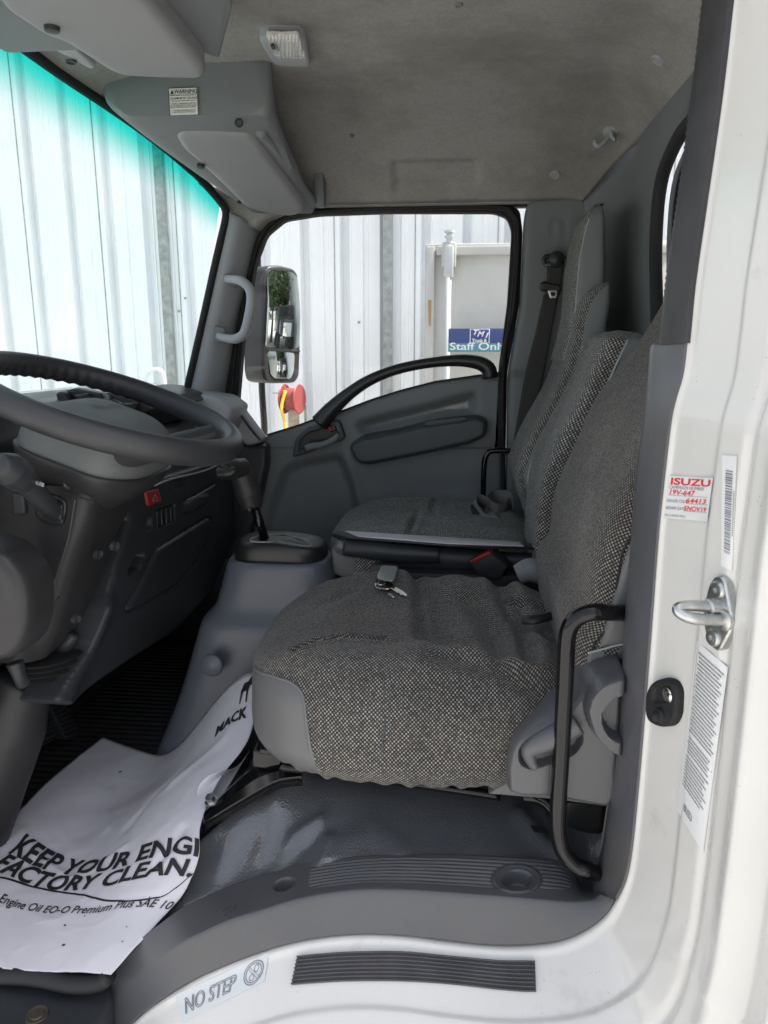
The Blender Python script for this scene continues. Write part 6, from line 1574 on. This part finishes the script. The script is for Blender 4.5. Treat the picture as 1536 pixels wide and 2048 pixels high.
# barcode label
Q = [(1444, 1132), (1466, 1142), (1476, 912), (1446, 910)]
pb_ = []; r_ = random.Random(4); yy = .14
while yy < .87:
    h_ = r_.choice([.006, .006, .010, .014]); pb_.append(('#', [(.28, yy), (.78, yy - .004), (.78, yy + h_ - .004), (.28, yy + h_)], 0, 0, 0, 0, '')); yy += h_ + r_.choice([.006, .008, .012])
yy = .30
while yy < .70: pb_.append(('#', [(.88, yy), (.96, yy), (.96, yy + .010), (.88, yy + .010)], 0, 0, 0, 0, '')); yy += .016
jamb_text('barcode_label', 'narrow upright white barcode label above the door striker', 'label', Q, [pb_], [INKG], STK)
# certification label (fine print kept as rows of dashes)
Q = [(1355, 1618), (1408, 1706), (1458, 1335), (1396, 1282)]
pc_ = []; seed = 1
y0_ = .94
rows = [(.94, .55, .95), (.925, .5, .98), (.91, .4, .98)]
for k in range(22): pc_ += scribble(1, .10 + .02 * (k % 3), .92 - .03 * ((k * 7) % 5), .945 - k * .0215, .013, k + 3)
for k in range(5): pc_ += scribble(1, .12, .85 - .05 * (k % 2), .455 - k * .020, .012, k + 60)
for k in range(9): pc_ += scribble(1, .10, .88 - .04 * ((k * 3) % 5), .345 - k * .021, .012, k + 90)
pc_ += [('#', [(.08, .425), (.95, .425), (.95, .429), (.08, .429)], 0, 0, 0, 0, ''), ('ISUZU', .22, .055, .052, 0, .02, 'LEFT', 2.1)]
jamb_text('certification_label', 'long white label of fine print below the door striker', 'label', Q, [pc_], [INKG], STK)

# door striker
fS, nS, pS = facet(1425, 1228)
ks = thing('door_striker', 'zinc door striker with two screws and a U shaped loop', 'striker', pS)
pl = rpoly([(1432, 1152), (1444, 1150), (1453, 1162), (1458, 1190), (1466, 1232), (1464, 1262), (1444, 1300), (1436, 1302), (1420, 1290), (1412, 1262), (1408, 1232), (1412, 1200), (1420, 1170)], r=6, step=3)
relief('striker_plate', pl, lambda u, v: fS(u, v, .004), nS, STEEL, ks, step=3, off=.002, edge=(.0025, 4), thick=.008)
for (u, v) in ((1437, 1180), (1428, 1275)):
    c = fS(u, v, .005)
    lathe('striker_screw', c, nS, [(.0098, 0), (.0098, .0015), (.0078, .004), (.003, .0045), (.0025, .0025), (0, .0025)], STEEL, ks, seg=24)
lo = [fS(1440, 1232, .004), fS(1440, 1240, .016), fS(1436, 1242, .034), fS(1427, 1243, .050)]
nx = np.cross(nS, A(0, 0, 1)); nx = nx / np.linalg.norm(nx); nx = nx if nx[0] < 0 else -nx
upv = A(0, 0, 1)
base_c = fS(1446, 1240, .004)
loop = [fS(1449, 1241, .004), fS(1425, 1239, .018), fS(1400, 1239, .032), fS(1376, 1234, .045), fS(1359, 1225, .052), fS(1356, 1216, .052), fS(1370, 1212, .044), fS(1392, 1212, .032), fS(1416, 1213, .018)]
tube('striker_loop', loop, [.0060, .0060, .0060, .0062, .0058, .0055, .0055, .0058, .0062], STEEL, ks, seg=16, n=60)
lathe('loop_boss', fS(1449, 1241, .006), nS, [(.011, -.006), (.011, .002), (.007, .004)], STEEL, ks, seg=20)
lathe('loop_boss', fS(1420, 1214, .016), nS, [(.0085, -.012), (.0085, .002), (.006, .004)], STEEL, ks, seg=20)
# door switch
fW, nW, pW = facet(1332, 1404)
dsw = thing('door_switch', 'black rubber courtesy light switch screwed to the white pillar', 'switch', pW)
sw_ = rpoly([(1312, 1362), (1336, 1354), (1356, 1360), (1366, 1380), (1364, 1430), (1352, 1452), (1326, 1454), (1304, 1442), (1298, 1424), (1300, 1384)], r=14, step=3)
relief('switch_boot', sw_, lambda u, v: fW(u, v, .002), nW, RUB, dsw, feats=[(rpoly([(1316, 1368), (1352, 1366), (1356, 1404), (1314, 1406)], r=12, step=3), -.003, 4)], step=3, off=.008, edge=(.007, 6), thick=.012)
lathe('switch_screw', fW(1337, 1390, .008), nW, [(.0085, 0), (.0085, .002), (.006, .0035), (0, .0035)], NICK, dsw, seg=24)
for dv_ in ((0, 1), (1, 0)):
    pass
tube('cross_recess', [fW(1333, 1390, .0118), fW(1341, 1390, .0118)], .0006, BLK, dsw, n=3, smoothpath=False, seg=5)
tube('cross_recess', [fW(1337, 1386, .0118), fW(1337, 1394, .0118)], .0006, BLK, dsw, n=3, smoothpath=False, seg=5)
lathe('plunger', fW(1330, 1430, .006), nW, [(.0125, 0), (.0125, .003), (.0095, .005), (.0085, .009), (.006, .0105), (.0052, .015), (.003, .0175), (0, .018)], RUB, dsw, seg=28)

# ================================================================== paper floor mat
L_ = [(0, (-170, 1925), .932), (.22, (-160, 1830), .934), (.42, (-90, 1735), .934), (.58, (-10, 1672), .936), (.78, (90, 1570), .938), (1, (205, 1475), .945)]
R_ = [(0, (222, 1950), .952), (.2, (330, 1832), 1.00), (.34, (372, 1780), 1.035), (.5, (398, 1715), 1.075), (.66, (402, 1650), 1.10), (.8, (440, 1555), 1.13), (.9, (500, 1470), 1.17), (1, (520, 1345), 1.225)]
ECQ = {}
def edgecurve(E_, b):
    k = np.array([e[0] for e in E_]); q = np.array([list(e[1]) + [e[2]] for e in E_])
    if id(E_) not in ECQ: ECQ[id(E_)] = spl(q, 200)
    qq = ECQ[id(E_)]
    # parameter of the control points along the resampled curve
    cum = np.r_[0, np.cumsum(np.linalg.norm(np.diff(q, axis=0), axis=1))]; cum /= cum[-1]
    t = np.interp(b, k, cum); i = t * 199; return np.array([np.interp(i, np.arange(200), qq[:, c]) for c in range(3)])
def paper(a, b, lift=0.0):
    l = edgecurve(L_, b); r = edgecurve(R_, b)
    pl3 = P(l[0], l[1], z=l[2]); pr3 = P(r[0], r[1], z=r[2])
    p = lerp(pl3, pr3, a)
    # the sheet lies on the flat mat, then turns up against the platform
    zl_ = pl3[2]; zr = pr3[2]
    p[2] = zl_ + (zr - zl_) * sst((a - .30) / .70) ** 1.15 + .012 * math.sin(math.pi * min(1, a * 1.4)) * math.sin(math.pi * min(1, b + .1))
    p = p + A(0, .0, 0)
    nq = np.array([[p[0] * 9, p[1] * 9]])
    p[2] += .0042 * float(fbm(nq, 31, 2)[0]) + .0042 * (.25 - min(.25, abs(float(vnoise(nq * 1.6, 5)[0])))) * 4 * .3 + .0012 * (.2 - min(.2, abs(float(vnoise(nq * 4.1, 8)[0])))) * 5 * .6
    for (c0, c1, dp) in creasep:
        d = float(ldist([c0, c1], np.array([[a, b]]))[0]); p[2] += dp * math.exp(-(d / .018) ** 2)
    return p + A(0, 0, lift)
creasep = [((.10, .62), (.42, .50), .004), ((.45, .45), (.66, .60), .004), ((.62, .70), (.70, .86), -.005), ((.30, .85), (.48, .72), .004), ((.85, .45), (.93, .62), -.006), ((.2, .42), (.3, .56), -.003), ((.75, .8), (.9, .9), .005)]
na2, nb2 = 90, 120
PGd = np.array([[paper(a, b) for a in np.linspace(0, 1, na2)] for b in np.linspace(0, 1, nb2)])
pp_t = thing('paper_mat', 'crumpled white paper floor mat with bold black slogan', 'paper mat', paper(.5, .3))
grid('paper_sheet', PGd, PAPER, pp_t, uv=False, thick=.0006)
def pinterp(a, b):
    x = np.clip(a, 0, 1) * (na2 - 1); y = np.clip(b, 0, 1) * (nb2 - 1); i, j = int(min(y, nb2 - 2)), int(min(x, na2 - 2)); fy_, fx = y - i, x - j
    return PGd[i, j] * (1 - fx) * (1 - fy_) + PGd[i, j + 1] * fx * (1 - fy_) + PGd[i + 1, j] * (1 - fx) * fy_ + PGd[i + 1, j + 1] * fx * fy_
PU = px(PGd.reshape(-1, 3))
def inv(u, v):
    d = (PU[:, 0] - u) ** 2 + (PU[:, 1] - v) ** 2; k = int(np.argmin(d)); return (k % na2) / (na2 - 1), (k // na2) / (nb2 - 1)
# baseline frames for the printed lines on the sheet (chart = sheet's own a, b)
def line_on(name, s, p0, p1, hgt, shear, bold, mat_, sub=.02, sag=0.0):
    """letters set between two points of the sheet, following the sheet"""
    a0, b0 = inv(*p0); a1, b1 = inv(*p1)
    c = bpy.data.curves.new('tmp', 'FONT'); c.body = s; c.size = 1; c.shear = shear; c.offset = bold; c.resolution_u = 4
    o = bpy.data.objects.new('tmp', c); COL.objects.link(o); bpy.context.view_layer.update()
    me = bpy.data.meshes.new_from_object(o.evaluated_get(bpy.context.evaluated_depsgraph_get())); bpy.data.objects.remove(o); bpy.data.curves.remove(c)
    b = bmesh.new(); b.from_mesh(me); bpy.data.meshes.remove(me); bmesh.ops.triangulate(b, faces=b.faces)
    for _ in range(4):
        es = [e for e in b.edges if e.calc_length() > .16]
        if not es: break
        bmesh.ops.subdivide_edges(b, edges=es, cuts=1); bmesh.ops.triangulate(b, faces=[f for f in b.faces if len(f.verts) > 3])
    W_ = max(v.co.x for v in b.verts); b.verts.ensure_lookup_table(); V = []
    for v in b.verts:
        t = v.co.x / W_; aa_, bb_ = lerp(a0, a1, t), lerp(b0, b1, t) - sag * math.sin(math.pi * t)
        dA = A(-(b1 - b0), (a1 - a0)); 
        p = pinterp(aa_, bb_ + v.co.y * hgt); q2 = pinterp(min(aa_ + .01, 1), bb_); V.append(p + A(0, -.0008, .0022))
    F = [tuple(v.index for v in f.verts) for f in b.faces]; b.free()
    return raw(name, V, F, mat_, pp_t, smooth=False)
line_on('slogan_lettering', 'KEEP YOUR ENGI', (16, 1704), (399, 1716), .118, .02, .030, INK, sag=.022)
line_on('slogan_lettering', 'FACTORY CLEAN.', (-18, 1738), (386, 1757), .112, .02, .030, INK, sag=.024)
line_on('oil_lettering', 'Engine Oil EO-O Premium Plus SAE 10', (-4, 1804), (350, 1830), .060, .0, .010, INK, sag=.018)
def band_on(pts, wd):
    ab = [inv(*p) for p in pts]; ab = spl(ab, 70); G = []
    for a, b in ab: G.append([pinterp(a, b - wd / 2) + A(0, 0, .0013), pinterp(a, b + wd / 2) + A(0, 0, .0013)])
    return grid('rule_line', G, INK, pp_t, uv=False)
band_on([(-60, 1752), (40, 1766), (140, 1788), (240, 1801), (312, 1797), (352, 1779), (384, 1750)], .010)
line_on('brand_lettering', 'MACK', (428, 1478), (494, 1434), .026, -.1, .035, INK)
# small walking dog emblem above the word
a0, b0 = inv(488, 1410)
dog = [(0, 0), (.10, 0), (.16, .30), (.22, .42), (.50, .46), (.58, 0), (.68, 0), (.70, .45), (.80, .62), (.98, .66), (1.0, .82), (.86, .98), (.72, .92), (.60, .80), (.20, .76), (.08, .60), (.0, .50)]
V = [pinterp(min(a0 + .01 + (x - .7) * .055, 1), b0 + y * .045) + A(0, 0, .0015) for x, y in dog]
raw('dog_emblem', V, [tuple(range(len(V)))], INK, pp_t, smooth=False)
for u, v, r in ((240, 1545, 4), (127, 1853, 2.2), (127, 1893, 3), (300, 1797, 1.2), (245, 1885, 1.4), (170, 1836, 1.2), (256, 1854, 1.2)):
    a, b = inv(u, v); c = pinterp(a, b); r *= .0007
    raw('dirt_speck', [c + A(r * 1.6, r * .5, .002), c + A(0, r, .003), c + A(-r * 1.3, -r * .3, .002), c + A(r * .3, -r, .002)], [(0, 1, 2, 3)], INK, pp_t)
# folded back flap in the paper's right edge
fl3 = [P(396, 1600, z=1.105), P(395, 1580, z=1.12), P(402, 1565, z=1.13), P(420, 1550, z=1.14), P(448, 1540, z=1.145)]; fr3 = [P(410, 1645, z=1.08), P(420, 1620, z=1.09), P(430, 1606, z=1.09), P(452, 1580, z=1.10), P(500, 1500, z=1.14)]
G = [[lerp(a, b, t) + A(0, .0, -.012 * math.sin(math.pi * t)) for t in np.linspace(0, 1, 10)] for a, b in zip(spl(fl3, 20), spl(fr3, 20))]
grid('folded_edge', G, PAPER, pp_t, uv=False, thick=.0006)

for o in bpy.data.objects:
    if 'wloc' in o.keys(): del o['wloc']
